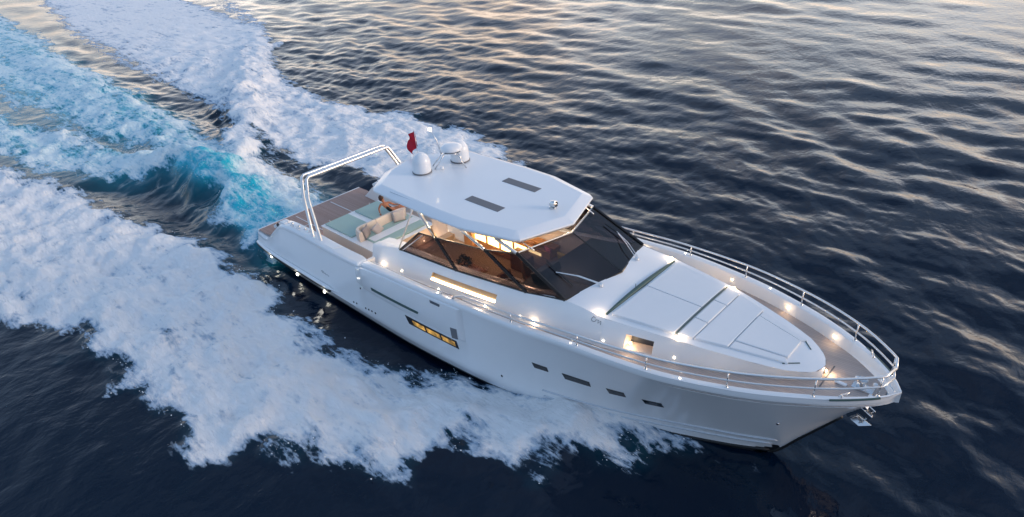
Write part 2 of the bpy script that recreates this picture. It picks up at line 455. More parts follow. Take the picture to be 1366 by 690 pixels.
wx = X + 1.2 * fbm(X / 1.6, Y / 1.6, 4, 11); wy = Y + 1.1 * fbm(X / 1.6, Y / 1.6, 4, 23)
near = sst(-140, -60, X)
def soft(poly, w, warp=1.): return 1 - sst(-w, w, sdpoly(X + (wx - X) * warp, Y + (wy - Y) * warp, poly))
fs = soft(FS, .9); cw = soft(CW, 1.0); pf = soft(PF, 1.0); hole = soft(HOLE, .6, .6); pfd = soft(PFD, .9, .8)
d1, u1, s1 = dline(wx, wy, DS1); d2, u2, s2 = dline(wx, wy, DS2)
ds1 = np.exp(-(d1 / (1.0 + 1.6 * (1 - u1))) ** 2); ds2 = np.exp(-(d2 / (.8 + 1.5 * (1 - u2))) ** 2)
r1, v1, q1 = dline(wx, wy, R1); r2, v2, q2 = dline(wx, wy, R2); r3, v3, q3 = dline(wx, wy, R3)
rb, vb, qb = dline(wx, wy, BW)
fo = np.maximum.reduce([fs * .97, cw * (.74 + .30 * fbm(X / 14, Y / .9, 3, 143)), pf * .92])
fo = fo * (1 - .93 * hole) * (1 - .75 * pfd) * (1 - .72 * ds1) * (1 - .70 * ds2)
crest1 = np.exp(-(r1 / 1.1) ** 2) * sst(0, .25, v1); crest2 = np.exp(-(r2 / .8) ** 2) * (1 - sst(.7, 1, v2))
fo = np.maximum(fo, np.maximum(crest1 * .95, crest2 * .9))
aq = soft(CW, 2.5, .5) * .75 + soft(AQ, .9, .5) * 1.2
aq = np.clip(aq * (1 - .55 * ds2) * (1 - .6 * ds1), 0, 1)
# clear dark hollow face under the curling crest, glassy turquoise
face = soft(AQ, .7, .6)
fo = fo * (1 - .55 * face)
fo = np.maximum(fo, .95 * np.exp(-((X - 18.4) / 2.8) ** 2) * np.exp(-((np.abs(wy) - np.interp(X, [14, 16.5, 18.7, 21, 23], [3.5, 3.2, 2.5, 1.7, .9])) / .75) ** 2))
# patchy large scale thinning
thin = fbm(X / 5.5, Y / 3.2, 3, 55)
fo = np.clip(fo + .26 * thin * (fo > .05), 0, 1)
# boat-side trough, spray root climbing the bow, wake ridges
hullside = np.exp(-((np.abs(Y) - 3.9) / 1.5) ** 2) * sst(-3, 2, X) * (1 - sst(12, 15.5, X))
hw = (1 - sst(3.0, 4.2, np.abs(Y))) * sst(-2, 1, X) * (1 - sst(12, 17, X))
calm = np.maximum(soft(CW, 3, .3), .7 * soft(PF, 3, .3))
Z = SEA + H * (1 - .45 * calm) * (1 - .55 * np.clip(fo * 1.4, 0, 1)) * (1 - .5 * hw)
Z -= .42 * np.maximum(hullside, hw)
root = np.exp(-((X - 18.6) / 2.6) ** 2) * np.exp(-((np.abs(Y) - np.interp(X, [14, 16.5, 18.7, 21, 23], [3.3, 2.95, 2.2, 1.3, .4])) / .9) ** 2)
Z += .42 * root
lump = fbm(X / 1.5, Y / 1.2, 5, 71, .55); lump2 = 1 - 2 * np.abs(fbm(X / 2.6, Y / 2.0, 3, 37))
near2 = np.clip((1.3 / cell - 1.5) / 3, 0, 1)
Z += near2 * fo * (.42 * lump + .20 * lump2 - .10)
Z += .40 * np.exp(-(rb / 1.3) ** 2) * sst(0, .15, vb) * (1 - .5 * vb) * (Y > -40)
Z += (1.15 * np.exp(-(r1 / 1.7) ** 2) * np.exp(-((v1 - .55) / .28) ** 2)
      + (1.25 * np.exp(-(np.where(q2 > 0, r2 / 1.7, r2 / 1.1)) ** 2) * np.exp(-((v2 - .28) / .22) ** 2))
      + .55 * np.exp(-(r3 / 2.0) ** 2) * sst(0, .15, v3) * (1 - sst(.5, .9, v3)))
Z -= .55 * soft(HOLE, 1.5, .3) + .5 * np.exp(-(d1 / 2.2) ** 2) * sst(.3, .8, u1) + .35 * np.exp(-(d2 / 1.8) ** 2) * sst(.5, .9, u2)
# keep the water out of the hull
inside = (np.abs(Y) < np.interp(X, [-.6, 0, 10, 14, 18.7, 21, 23.3], [2.7, 3.0, 3.2, 2.9, 1.9, .9, 0])) & (X > -.5) & (X < 23.2)
Z = np.where(inside, np.minimum(Z, -1.25), Z)

co = np.stack([X, Y, Z], -1).reshape(-1, 3).astype(np.float32)
i0 = (np.arange(NY - 1)[:, None] * NX + np.arange(NX - 1)[None, :]).ravel()
faces = np.stack([i0, i0 + 1, i0 + NX + 1, i0 + NX], -1).astype(np.int32)
me = bpy.data.meshes.new('water')
me.vertices.add(len(co)); me.vertices.foreach_set('co', co.ravel())
me.loops.add(faces.size); me.loops.foreach_set('vertex_index', faces.ravel())
me.polygons.add(len(faces)); me.polygons.foreach_set('loop_start', np.arange(0, faces.size, 4, dtype=np.int32))
me.polygons.foreach_set('use_smooth', np.ones(len(faces), bool))
me.update(calc_edges=True)
for nm, arr in (('foam', fo), ('aqua', aq), ('face', face)):
    at = me.attributes.new(nm, 'FLOAT', 'POINT'); at.data.foreach_set('value', arr.ravel().astype(np.float32))
water = bpy.data.objects.new('water', me)
water['kind'] = 'structure'
COL.objects.link(water)

def water_mat():
    m = bpy.data.materials.new('sea_water'); m.use_nodes = True
    n = m.node_tree; N = n.nodes; Lk = n.links.new
    out = N['Material Output']; b = N['Principled BSDF']
    def math_(op, a, b_=None, c=None, clamp=False):
        q = N.new('ShaderNodeMath'); q.operation = op; q.use_clamp = clamp
        for i, v in enumerate((a, b_, c)):
            if v is None: continue
            if isinstance(v, (int, float)): q.inputs[i].default_value = v
            else: Lk(v, q.inputs[i])
        return q.outputs[0]
    tc = N.new('ShaderNodeTexCoord'); P = tc.outputs['Object']
    def noise(scale, det, vec=P, rough=.55, dist=0.):
        q = N.new('ShaderNodeTexNoise'); q.inputs['Scale'].default_value = scale; q.inputs['Detail'].default_value = det
        q.inputs['Roughness'].default_value = rough; q.inputs['Distortion'].default_value = dist
        Lk(vec, q.inputs['Vector']); return q.outputs[0]
    def mapping(rot, sc):
        q = N.new('ShaderNodeMapping'); q.inputs['Rotation'].default_value = (0, 0, rot); q.inputs['Scale'].default_value = sc
        Lk(P, q.inputs[0]); return q.outputs[0]
    af = N.new('ShaderNodeAttribute'); af.attribute_name = 'foam'
    aa = N.new('ShaderNodeAttribute'); aa.attribute_name = 'aqua'
    ac = N.new('ShaderNodeAttribute'); ac.attribute_name = 'face'
    F = af.outputs['Fac']; A = aa.outputs['Fac']; FC = ac.outputs['Fac']
    st = mapping(.12, (.34, 1.2, 1))
    n1 = noise(1.5, 11, st, .66, .5)
    n2 = noise(.55, 9, P, .6, .8)
    n3 = noise(5.0, 8, mapping(.1, (.5, 1.3, 1)), .7, .3)
    s = math_('ADD', math_('MULTIPLY', n1, .9), math_('MULTIPLY', n2, .7))
    s = math_('ADD', s, math_('MULTIPLY', n3, .45))          # ~1.02 mean
    sk = noise(1.0, 7, mapping(.06, (.16, 2.3, 1)), .6, .25)
    s = math_('ADD', s, math_('MULTIPLY', math_('SUBTRACT', sk, .5), .55))
    # lacy strands : cell edges of a warped voronoi at two sizes
    def lace(scale, k):
        wv = N.new('ShaderNodeTexNoise'); wv.inputs['Scale'].default_value = scale * .9; wv.inputs['Detail'].default_value = 5; Lk(P, wv.inputs['Vector'])
        ad = N.new('ShaderNodeVectorMath'); ad.operation = 'MULTIPLY_ADD'; ad.inputs[1].default_value = (k, k, 0)
        Lk(wv.outputs[1], ad.inputs[0]); Lk(mapping(.1, (.6, 1.15, 1)), ad.inputs[2])
        vo = N.new('ShaderNodeTexVoronoi'); vo.feature = 'DISTANCE_TO_EDGE'; vo.inputs['Scale'].default_value = scale
        Lk(ad.outputs[0], vo.inputs['Vector']); return vo.outputs['Distance']
    l1 = lace(1.1, .9); l2 = lace(3.4, .35)
    lc = math_('ADD', math_('MULTIPLY', l1, .55), math_('MULTIPLY', l2, .45))
    s = math_('SUBTRACT', math_('ADD', s, .105), math_('MULTIPLY', lc, .75))
    e = math_('ADD', math_('MULTIPLY', F, 1.5), math_('MULTIPLY', math_('SUBTRACT', s, 1.02), 2.3))
    mr = N.new('ShaderNodeMapRange'); mr.interpolation_type = 'SMOOTHSTEP'
    mr.inputs[1].default_value = .40; mr.inputs[2].default_value = .76; Lk(e, mr.inputs[0])
    gate = math_('MULTIPLY', math_('SUBTRACT', F, .03), 14., clamp=True)
    mask = math_('MULTIPLY', mr.outputs[0], gate, clamp=True)
    mr2 = N.new('ShaderNodeMapRange'); mr2.interpolation_type = 'SMOOTHSTEP'
    mr2.inputs[1].default_value = .52; mr2.inputs[2].default_value = 1.36; Lk(e, mr2.inputs[0])
    thick = mr2.outputs[0]
    # deep water body
    deep = N.new('ShaderNodeMix'); deep.data_type = 'RGBA'
    deep.inputs[6].default_value = (.0012, .0075, .021, 1); deep.inputs[7].default_value = (.01, .40, .54, 1)
    aer = math_('MULTIPLY', A, math_('ADD', math_('MULTIPLY', n2, 1.0), .4), clamp=True)
    Lk(math_('ADD', math_('ADD', math_('MULTIPLY', aer, .75), math_('MULTIPLY', F, .10)), math_('MULTIPLY', FC, .30), clamp=True), deep.inputs[0])
    fc = N.new('ShaderNodeMix'); fc.data_type = 'RGBA'
    f1 = N.new('ShaderNodeMix'); f1.data_type = 'RGBA'; f1.inputs[6].default_value = (.34, .47, .62, 1); f1.inputs[7].default_value = (.95, .96, .97, 1); Lk(thick, f1.inputs[0])
    f2 = N.new('ShaderNodeMix'); f2.data_type = 'RGBA'; f2.inputs[6].default_value = (.10, .52, .68, 1); f2.inputs[7].default_value = (.66, .87, .93, 1); Lk(thick, f2.inputs[0])
    Lk(f1.outputs[2], fc.inputs[6]); Lk(f2.outputs[2], fc.inputs[7]); Lk(math_('MULTIPLY', A, 1.0), fc.inputs[0])
    mc = N.new('ShaderNodeMix'); mc.data_type = 'RGBA'
    Lk(mask, mc.inputs[0]); Lk(deep.outputs[2], mc.inputs[6]); Lk(fc.outputs[2], mc.inputs[7])
    Lk(mc.outputs[2], b.inputs['Base Color'])
    Lk(math_('ADD', math_('ADD', math_('MULTIPLY', mask, .6), math_('MULTIPLY', A, .12)), .055), b.inputs['Roughness'])
    Lk(math_('SUBTRACT', .5, math_('MULTIPLY', mask, .75), clamp=True), b.inputs['Specular IOR Level'])
    b.inputs['IOR'].default_value = 1.333
    # ripples
    rp = mapping(wd0, (1.0, .7, 1))
    b1 = noise(1.1, 5, rp, .5, .6); b2 = noise(3.2, 4, rp, .5, .4)
    hgt = math_('ADD', math_("MULTIPLY", b1, .045), math_('MULTIPLY', b2, .016))
    hgt = math_('ADD', hgt, math_('MULTIPLY', math_('MULTIPLY', math_('SUBTRACT', math_('ADD', n1, n3), 1.), mask), .13))
    bp = N.new('ShaderNodeBump'); bp.inputs['Strength'].default_value = 1.; bp.inputs['Distance'].default_value = 1.
    Lk(hgt, bp.inputs['Height']); Lk(bp.outputs[0], b.inputs['Normal'])
    return m
me.materials.append(water_mat())

# thrown droplets along the ragged foam edges and crests
pk = (fo > .25) & (fo < .8) & (X > -22) & (X < 22) & (Y > -14) & (Y < 12) & (~inside)
pk |= ((crest1 + crest2) > .6) & (X > -25) & (near2 > .5)
idx = np.flatnonzero(pk.ravel()); sr = np.random.RandomState(3); idx = sr.choice(idx, min(7000, len(idx)), replace=False)
px_ = X.ravel()[idx] + sr.randn(len(idx)) * .15; py_ = Y.ravel()[idx] + sr.randn(len(idx)) * .15
pz_ = Z.ravel()[idx] + .02 + sr.exponential(.09, len(idx)); ps_ = .008 + .02 * sr.rand(len(idx)) ** 3
oc = np.array([(1, 0, 0), (-1, 0, 0), (0, 1, 0), (0, -1, 0), (0, 0, 1), (0, 0, -1)], float)
of = np.array([(0, 2, 4), (2, 1, 4), (1, 3, 4), (3, 0, 4), (2, 0, 5), (1, 2, 5), (3, 1, 5), (0, 3, 5)])
sv = (np.stack([px_, py_, pz_], -1)[:, None, :] + oc[None] * ps_[:, None, None] * np.array([1.6, 1, 1])).reshape(-1, 3)
sf = (of[None] + 6 * np.arange(len(idx))[:, None, None]).reshape(-1, 3)
sm = bpy.data.meshes.new('spray'); sm.from_pydata(sv.tolist(), [], sf.tolist())
sm.materials.append(mat('spray_white', (.85, .88, .92), .4))
spray = bpy.data.objects.new('spray', sm); COL.objects.link(spray)
spray['kind'] = 'stuff'; spray['label'] = 'fine white spray droplets thrown up along the edges of the wake'; spray['category'] = 'spray'

# ================================================================== YACHT
yacht = thing('motor_yacht', 'long white motor yacht with hardtop running through dark blue water', 'yacht', ROOT)

sheer_z = pchip([-.6,.3,1.3,1.9,2.6,7.9,8.5,9.6,12,14.3,16.3,18.6,20.7,22.7,24.5,26.08],[-.1,-.1,.62,1.05,1.15,1.35,1.66,1.85,2.08,2.3,2.45,2.65,2.72,2.82,2.92,2.97])
sheer_y = pchip([-.6,.3,2,6,7.9,8.6,9.6,12,14.3,16.3,18.6,20.7,22.7,24.5,25.4,25.9,26.08],[2.9,3.0,2.95,3.06,3.12,3.3,3.38,3.45,3.47,3.42,3.28,3.02,2.44,1.55,.87,.34,.0])
belt_y = pchip([-.6,.3,3,6,10,14,16.5,18.7,21,22.5,23.6],[3.05,3.2,3.35,3.42,3.45,3.25,2.85,2.25,1.3,.62,0])
stem_z = pchip([-1,18,20,22,23,23.51,24,24.6,25.05,25.6,26.08],[-2.1,-2.0,-1.9,-1.55,-1.15,-.73,.03,.95,1.62,2.3,2.9])
ZB = -.6
def side_y(x, z):
    zs = sheer_z(x); ys = sheer_y(x); zb = max(ZB, stem_z(x)); yb = belt_y(x) if x < 23.6 else 0.
    t = (z - zb) / max(zs - zb, 1e-4)
    p = float(np.interp(x, [0, 8, 14, 18, 22, 24, 26], [1.0, .8, .75, 1.0, 1.15, .95, .8]))
    if t < 0: return max(0., yb + .12 * (z - zb) / .55)
    return yb + (ys - yb) * min(t, 1) ** p
capw = pchip([-.6, 1.9, 7.5, 8.6, 14, 24, 26], [.5, .5, .5, .24, .22, .22, .1])
def deck_z(x): return sheer_z(x) - float(np.interp(x, [8, 9, 12, 18.6, 24, 26], [.3, .45, .5, .45, .42, .3]))

# --- hull shell: one loft from keel to the inner edge of the bulwark cap
def section(x, s):
    zs = sheer_z(x); ys = sheer_y(x); zk = stem_z(x); zb = max(ZB, zk); yb = side_y(x, zb)
    pts = []
    zc = min(-1.15, zb); zc = zc if zk < zc else zk
    yc = side_y(x, zc) * .97 if zk < zc else 0.
    for t in (0, .5, .97, 1): pts.append((x, s * yc * t, zk + (zc - zk) * t))
    for t in lin(0, 1, 5)[1:]: pts.append((x, s * (yc + (yb - yc) * t) if zk < zc else s * yb * t, zc + (zb - zc) * t))
    ztop = zs - .2 if zs - .2 > zb else (zb + zs) / 2
    for t in lin(0, 1, 16)[1:]:
        z = zb + (ztop - zb) * t
        pts.append((x, s * side_y(x, z), z))
    ybul = side_y(x, ztop)
    k = min(1, (26.08 - x) / .5 + .15)
    # rounded cap moulding proud of the side
    for dy, dz in ((.035, .01), (.045, .07), (.03, .14), (-.03, .19), (-.07, .2)):
        pts.append((x, s * max(0, ys * .5 + ybul * .5 + dy * k if dz < .15 else ys + dy), ztop + (zs - ztop) * dz / .2))
    w_ = min(capw(x), ys * .8)
    pts.append((x, s * max(0, ys - w_), zs - .01))
    pts.append((x, s * max(0, ys - w_ - .03), zs - .04))
    zin = deck_z(x) - .05 if x > 8.2 else -.05
    pts.append((x, s * max(0, ys - w_ - .05), min(zin, zs - .05)))
    return pts
xs_h = sorted(set([round(v, 3) for v in lin(-.6, 2.8, 30) + lin(2.8, 7.8, 20) + lin(7.8, 9.6, 16) + lin(9.6, 22, 60) + lin(22, 26.08, 44)]))
mb = MB()
for s in (-1, 1):
    rows = [section(x, s) for x in xs_h]
    n = len(rows[0])
    for i in range(len(rows) - 1):
        for j in range(n - 1):
            q = [rows[i][j], rows[i + 1][j], rows[i + 1][j + 1], rows[i][j + 1]]
            zc = sum(p[2] for p in q) / 4; xc = q[0][0]
            stemline = zc < stem_z(xc) + .10 + (.25 if xc < 23.6 else 0) and xc > 20 and abs(q[0][1]) < .35
            mb.add(q, [(0, 1, 2, 3) if s < 0 else (3, 2, 1, 0)], 1 if (zc < -.98 or (xc > 19 and zc < -.8) or (stemline and zc < 1.5)) else 0)
# transom
tr = section(-.6, -1); trp = section(-.6, 1)
mb.add(tr[:-3] + trp[:-3][::-1], [tuple(range(2 * (len(tr) - 3)))], 0)
hull = mb.build('hull', [GEL, ANTI], yacht, auto=38)

def patch(cs, off, nx=14, nz=4, s=-1, thick=None, mi=0, mb=None):
    """a panel that follows the hull side; cs = aft-top, fore-top, fore-bottom, aft-bottom as (x, z)"""
    mb = mb or MB()
    def P(u, v, o):
        (a, b, c, d) = cs
        x = (a[0] * (1 - u) + b[0] * u) * (1 - v) + (d[0] * (1 - u) + c[0] * u) * v
        z = (a[1] * (1 - u) + b[1] * u) * (1 - v) + (d[1] * (1 - u) + c[1] * u) * v
        return (x, s * (side_y(x, z) + o), z)
    rows = [[P(u, v, off) for u in lin(0, 1, nx)] for v in lin(0, 1, nz)]
    mb.grid(rows, mi=mi)
    bk = [[P(u, v, off - (thick or .03)) for u in lin(0, 1, nx)] for v in lin(0, 1, nz)]
    for a, b in ((rows[0], bk[0]), (rows[-1], bk[-1])): mb.grid([a, b], mi=mi)
    for k in (0, -1): mb.grid([[r[k] for r in rows], [r[k] for r in bk]], mi=mi)
    return mb
def inset(cs, d):
    cx = sum(c[0] for c in cs) / 4; cz = sum(c[1] for c in cs) / 4
    return [(c[0] - math.copysign(d, c[0] - cx), c[1] - math.copysign(d, c[1] - cz)) for c in cs]

for s in (-1, 1):
    # raised side panel with its vents and windows
    mb = MB(); us = lin(0, 1, 30)
    def PP(u, v, o):
        x = 7.75 + u * 6.4; zt = sheer_z(x) - .16; zb_ = .58 + .12 * u
        x += (.10 - .2 * u) * v * .6
        return (x, s * (side_y(x, zt + (zb_ - zt) * v) + o), zt + (zb_ - zt) * v)
    ofs = [(0, .0), (.03, .10), (.2, .125), (.5, .12), (.9, .105), (.97, .085), (1., 0.)]
    rows = [[PP(u, v, o * min(1, u / .02 + .0, (1 - u) / .015)) for u in [0, .012, .03] + us[1:-1] + [.97, .988, 1]] for v, o in ofs]
    mb.grid(rows)
    mb.build('side_panel', GEL, hull, auto=40)
    patch([(9.15, .93), (11.95, 1.07), (11.9, .97), (9.2, .83)], .135, 16, 2, s).build('air_intake', TEAL, hull)
    patch([(12.7, 1.90), (13.2, 1.93), (13.18, 1.83), (12.72, 1.80)], .125, 6, 2, s).build('vent', SEAM, hull)
    c = [(13.56, 1.14), (13.88, 1.2), (13.84, .75), (13.58, .7)]
    patch(c, .125, 4, 3, s).build('side_window', SKYL, hull)
    # long lit window with three panes
    c = [(10.97, .45), (13.63, .50), (13.70, .18), (11.15, .14)]
    fr = patch(c, .012, 20, 3, s).build('lit_window', PORTF, hull)
    def lerpc(c, u0, u1, v0, v1):
        def q(u, v):
            t = [c[0][i] * (1 - u) + c[1][i] * u for i in (0, 1)]; b_ = [c[3][i] * (1 - u) + c[2][i] * u for i in (0, 1)]
            return (t[0] * (1 - v) + b_[0] * v, t[1] * (1 - v) + b_[1] * v)
        return [q(u0, v0), q(u1, v0), q(u1, v1), q(u0, v1)]
    for a, b_ in ((.13, .37), (.41, .67), (.71, .955)):
        patch(lerpc(c, a, b_, .24, .8), .017, 6, 2, s, .01).build('pane', AMB, hull)
    for c in ([(16.84, 1.10), (17.38, 1.12), (17.40, .92), (16.90, .89)], [(17.88, 1.11), (18.77, 1.12), (18.78, .88), (17.95, .86)],
              [(19.27, 1.06), (19.79, 1.08), (19.82, .85), (19.33, .82)], [(20.28, .97), (20.82, 1.01), (20.85, .78), (20.34, .75)]):
        f = patch([(q[0], q[1]) for q in c], .008, 8, 3, s, .02).build('hull_window', PORTF, hull)
        patch(inset(c, .035), .012, 8, 3, s, .01).build('pane', PORT, hull)
    for x, z in ((7.55, -.47), (7.75, -.45), (8.38, -.40), (8.59, -.37), (8.8, -.35), (9.03, -.34), (8.05, .33), (15.46, -.2), (23.7, 1.2)):
        y = side_y(x, z)
        MB().lathe([(.0, .012), (.028, .012), (.042, .004), (.045, -.01)], (0, 0, 0), 12, Matrix.Rotation(rad(90 if s < 0 else -90), 3, 'X')).build('drain_outlet', BLACKF if x < 20 else STEEL, hull, smooth=True, loc=(x, s * (y + .004), z))
    # rubbing strake round the quarter
    path = [(x, s * (side_y(x, z) + .05), z) for x, z in [(-.6, -.72), (-.2, -.70), (.6, -.66), (1.6, -.62), (2.6, -.59), (3.6, -.57), (4.6, -.56), (5.5, -.55), (5.95, -.545)]]
    MB().tube(smooth_path(path, 4), .075, 10).build('rub_rail', RUB, hull, smooth=True)
    path2 = [(p[0], p[1] - s * .01, p[2] + .10) for p in path]
    MB().tube(smooth_path(path2 + [(6.5, s * side_y(6.5, -.47), -.45)], 4), [.085] * 32 + [.06, .05, .03, .02, .01], 10).build('strake', GEL, hull, smooth=True)
    # slot on the bow cap
    MB().tube([(x, s * (sheer_y(x) - .02), sheer_z(x) - .02) for x in lin(24.85, 25.75, 8)], .028, 8).build('bow_slot', TEAL, hull)
    # underwater lamps
    for x in (.6, 3.0, 5.2):
        z = -.98
        o = MB().lathe([(0, .015), (.05, .015), (.065, .0), (.07, -.03)], (0, 0, 0), 16, Matrix.Rotation(rad(90 if s < 0 else -90), 3, 'X')).build('underwater_lamp', ULED, hull, smooth=True, loc=(x, s * (side_y(x, z) + .01), z))
    # small script mark on the quarter
    mk = MB()
    pts = [(5.22, .03), (5.28, .10), (5.33, .0), (5.38, .08), (5.44, .01), (5.52, .06), (5.58, .0), (5.68, .04), (5.80, .0)]
    mk.tube([(x, s * (side_y(x, z) + .004), z) for x, z in pts], .008, 5)
    mk.build('script_mark', SEAM, hull)

# bathing platform / cockpit sole
def sole_y(x): return float(np.interp(x, [-.6, .3, 2, 8.6], [2.92, 2.95, 2.42, 2.58]))
mb = MB(); xs = lin(-.5, 8.9, 30)
mb.grid([[(x, y * sole_y(x), .0) for y in lin(-1, 1, 9)] for x in xs]); mb.grid([[(-.5, y * sole_y(-.5), z) for y in lin(-1, 1, 9)] for z in (.0, -.09)])
sole = mb.build('cockpit_sole', TEAK, yacht)
mb = MB()
mb.box((-.52, 0, -.06), (.10, 5.9, .13))
mb.build('platform_edge', GEL, sole, bevel=.03)
for y in (-1.05, .95): MB().box((1.05, y, .004), (2.6, .035, .006)).build('hatch_seam', GEL, sole)
MB().box((1.0, -2.0, .004), (.035, 1.8, .006)).build('hatch_seam', GEL, sole)
# side decks and foredeck
def cab_base(x): return float(np.interp(x, [8, 15, 17, 18.8, 20.3, 22, 23.4, 24.1, 24.35], [2.72, 2.66, 2.56, 2.36, 1.95, 1.42, .78, .35, 0]))
for s in (-1, 1):
    mb = MB()
    mb.grid([[(x, s * (cab_base(x) - .12 + (sheer_y(x) - capw(x) - .02 - cab_base(x) + .12) * t), deck_z(x)) for t in lin(0, 1, 4)] for x in lin(8.3, 19.0, 40)])
    mb.build('side_deck', TEAKW, yacht)
    mb = MB().box((8.25, s * 2.85, .75), (.1, .62, 1.55)); mb.build('deck_step', GEL, yacht, bevel=.02)
mb = MB()
mb.grid([[(x, (sheer_y(x) - min(capw(x), sheer_y(x) * .8) - .02) * t, deck_z(x)) for t in lin(-1, 1, 13)] for x in lin(19.0, 25.75, 40)])
fdeck = mb.build('foredeck', TEAKW, yacht)
mb = MB(); zf = lambda x: deck_z(x) + .006
mb.add([(24.35, -.5, zf(24.35)), (24.39, -.5, zf(24.39)), (24.39, .55, zf(24.39)), (24.35, .55, zf(24.35))], [(0, 1, 2, 3)])
mb.build('hatch_seam', SEAM, fdeck)
mb = MB().box((24.75, -.1, deck_z(24.75) + .03), (.30, .10, .06)); mb.build('hatch_handle', GEL, fdeck, bevel=.02)
# windlass and bow roller
mb = MB().box((25.25, .0, 2.62), (.5, .28, .06)).lathe([(.12, 0), (.12, .05), (.07, .08), (.07, .15), (.13, .18), (.12, .24), (0, .25)], (25.2, .02, 2.64), 18)
mb.build('windlass', STEEL, yacht, auto=40)
for x, y in ((25.45, .3), (25.0, .35), (25.5, -.22)):
    MB().lathe([(.06, 0), (.055, .05), (.0, .065)], (x, y, deck_z(x)), 12).build('fairlead', GEL, yacht, smooth=True)
# bow roller cheeks under the flare
mb = MB()
mb.box((25.18, 0, 2.0), (.34, .26, .62), Matrix.Rotation(rad(38), 3, 'Y')).box((25.42, -.13, 1.98), (.42, .03, .2), Matrix.Rotation(rad(28), 3, 'Y')).box((25.42, .13, 1.98), (.42, .03, .2), Matrix.Rotation(rad(28), 3, 'Y'))
mb.build('anchor_roller', STEEL, yacht, bevel=.01)

def cleat(loc, rz, name='cleat'):
    mb = MB()
    for d in (-.08, .08): mb.tube([(d, 0, 0), (d, 0, .07)], .018, 8)
    mb.tube([(-.19, 0, .075), (-.1, 0, .088), (.1, 0, .088), (.19, 0, .075)], [.012, .02, .02, .012], 8)
    o = mb.build(name, STEEL, yacht, smooth=True, loc=loc); o.rotation_euler.z = rz; return o
for s in (-1, 1):
    x = 25.08; cleat((x, s * (sheer_y(x) - .14), sheer_z(x)), s * rad(-62))
    for x in (13.0, 2.7, 3.2): cleat((x, s * (sheer_y(x) - .14), sheer_z(x)), 0)

# spray rails low on the bow
for s in (-1, 1):
    for zz in (-.42, -.12):
        MB().tube([(x, s * (side_y(x, zz + (x - 17) * .02) + .012), zz + (x - 17) * .02) for x in lin(17.0, 23.45 if zz < -.3 else 23.6, 30)], [.03] * 29 + [.012], 6).build('spray_rail', SILV, hull, smooth=True)

MB().tube([(x, 0, stem_z(x) - .005) for x in lin(23.0, 24.95, 16)], .055, 8).build('stem_strip', RUB, hull, smooth=True)
for s in (-1, 1):
    MB().tube([(x, s * (side_y(x, -.76) + .0), -.76 + (x - 19) * .008) for x in lin(17.5, 23.35, 26)], .055, 8).build('boot_stripe', RUB, hull, smooth=True)

# --- cabin house
Tz = pchip([7.95, 8.3, 9.56, 12.65, 15.88, 17.36, 18.8], [1.82, 1.86, 2.13, 2.38, 2.82, 3.09, 3.03])
Ty = pchip([7.95, 8.3, 9.56, 12.65, 15.88, 17.36, 18.8], [2.28, 2.25, 2.2, 2.2, 2.2, 2.10, 2.05])
def wallP(x, v, s, o=0.):
    t = (x, Ty(x), Tz(x)); bz = deck_z(x) - .1 if x > 8.6 else -.02 + max(0, (x - 8.3) / .3) * (deck_z(8.6) - .08)
    yb = cab_base(x)
    vv = v
    y = t[1] + (yb - t[1]) * (1 - (1 - vv) ** 1.5) ; z = t[2] + (bz - t[2]) * vv
    return (x, s * (y - o), z)
def wall(s, xs, vs, holes, depth):
    mb = MB(); inh = lambda x, v: any(h[0] < x < h[1] and h[2] < v < h[3] for h in holes)
    for i in range(len(xs) - 1):
        for j in range(len(vs) - 1):
            if inh((xs[i] + xs[i + 1]) / 2, (vs[j] + vs[j + 1]) / 2): continue
            mb.add([wallP(xs[i], vs[j], s), wallP(xs[i + 1], vs[j], s), wallP(xs[i + 1], vs[j + 1], s), wallP(xs[i], vs[j + 1], s)], [(0, 1, 2, 3)])
    return mb
vs = [0, .04, .1, .18, .26, .32, .4, .5, .56, .62, .68, .8, .9, 1.]
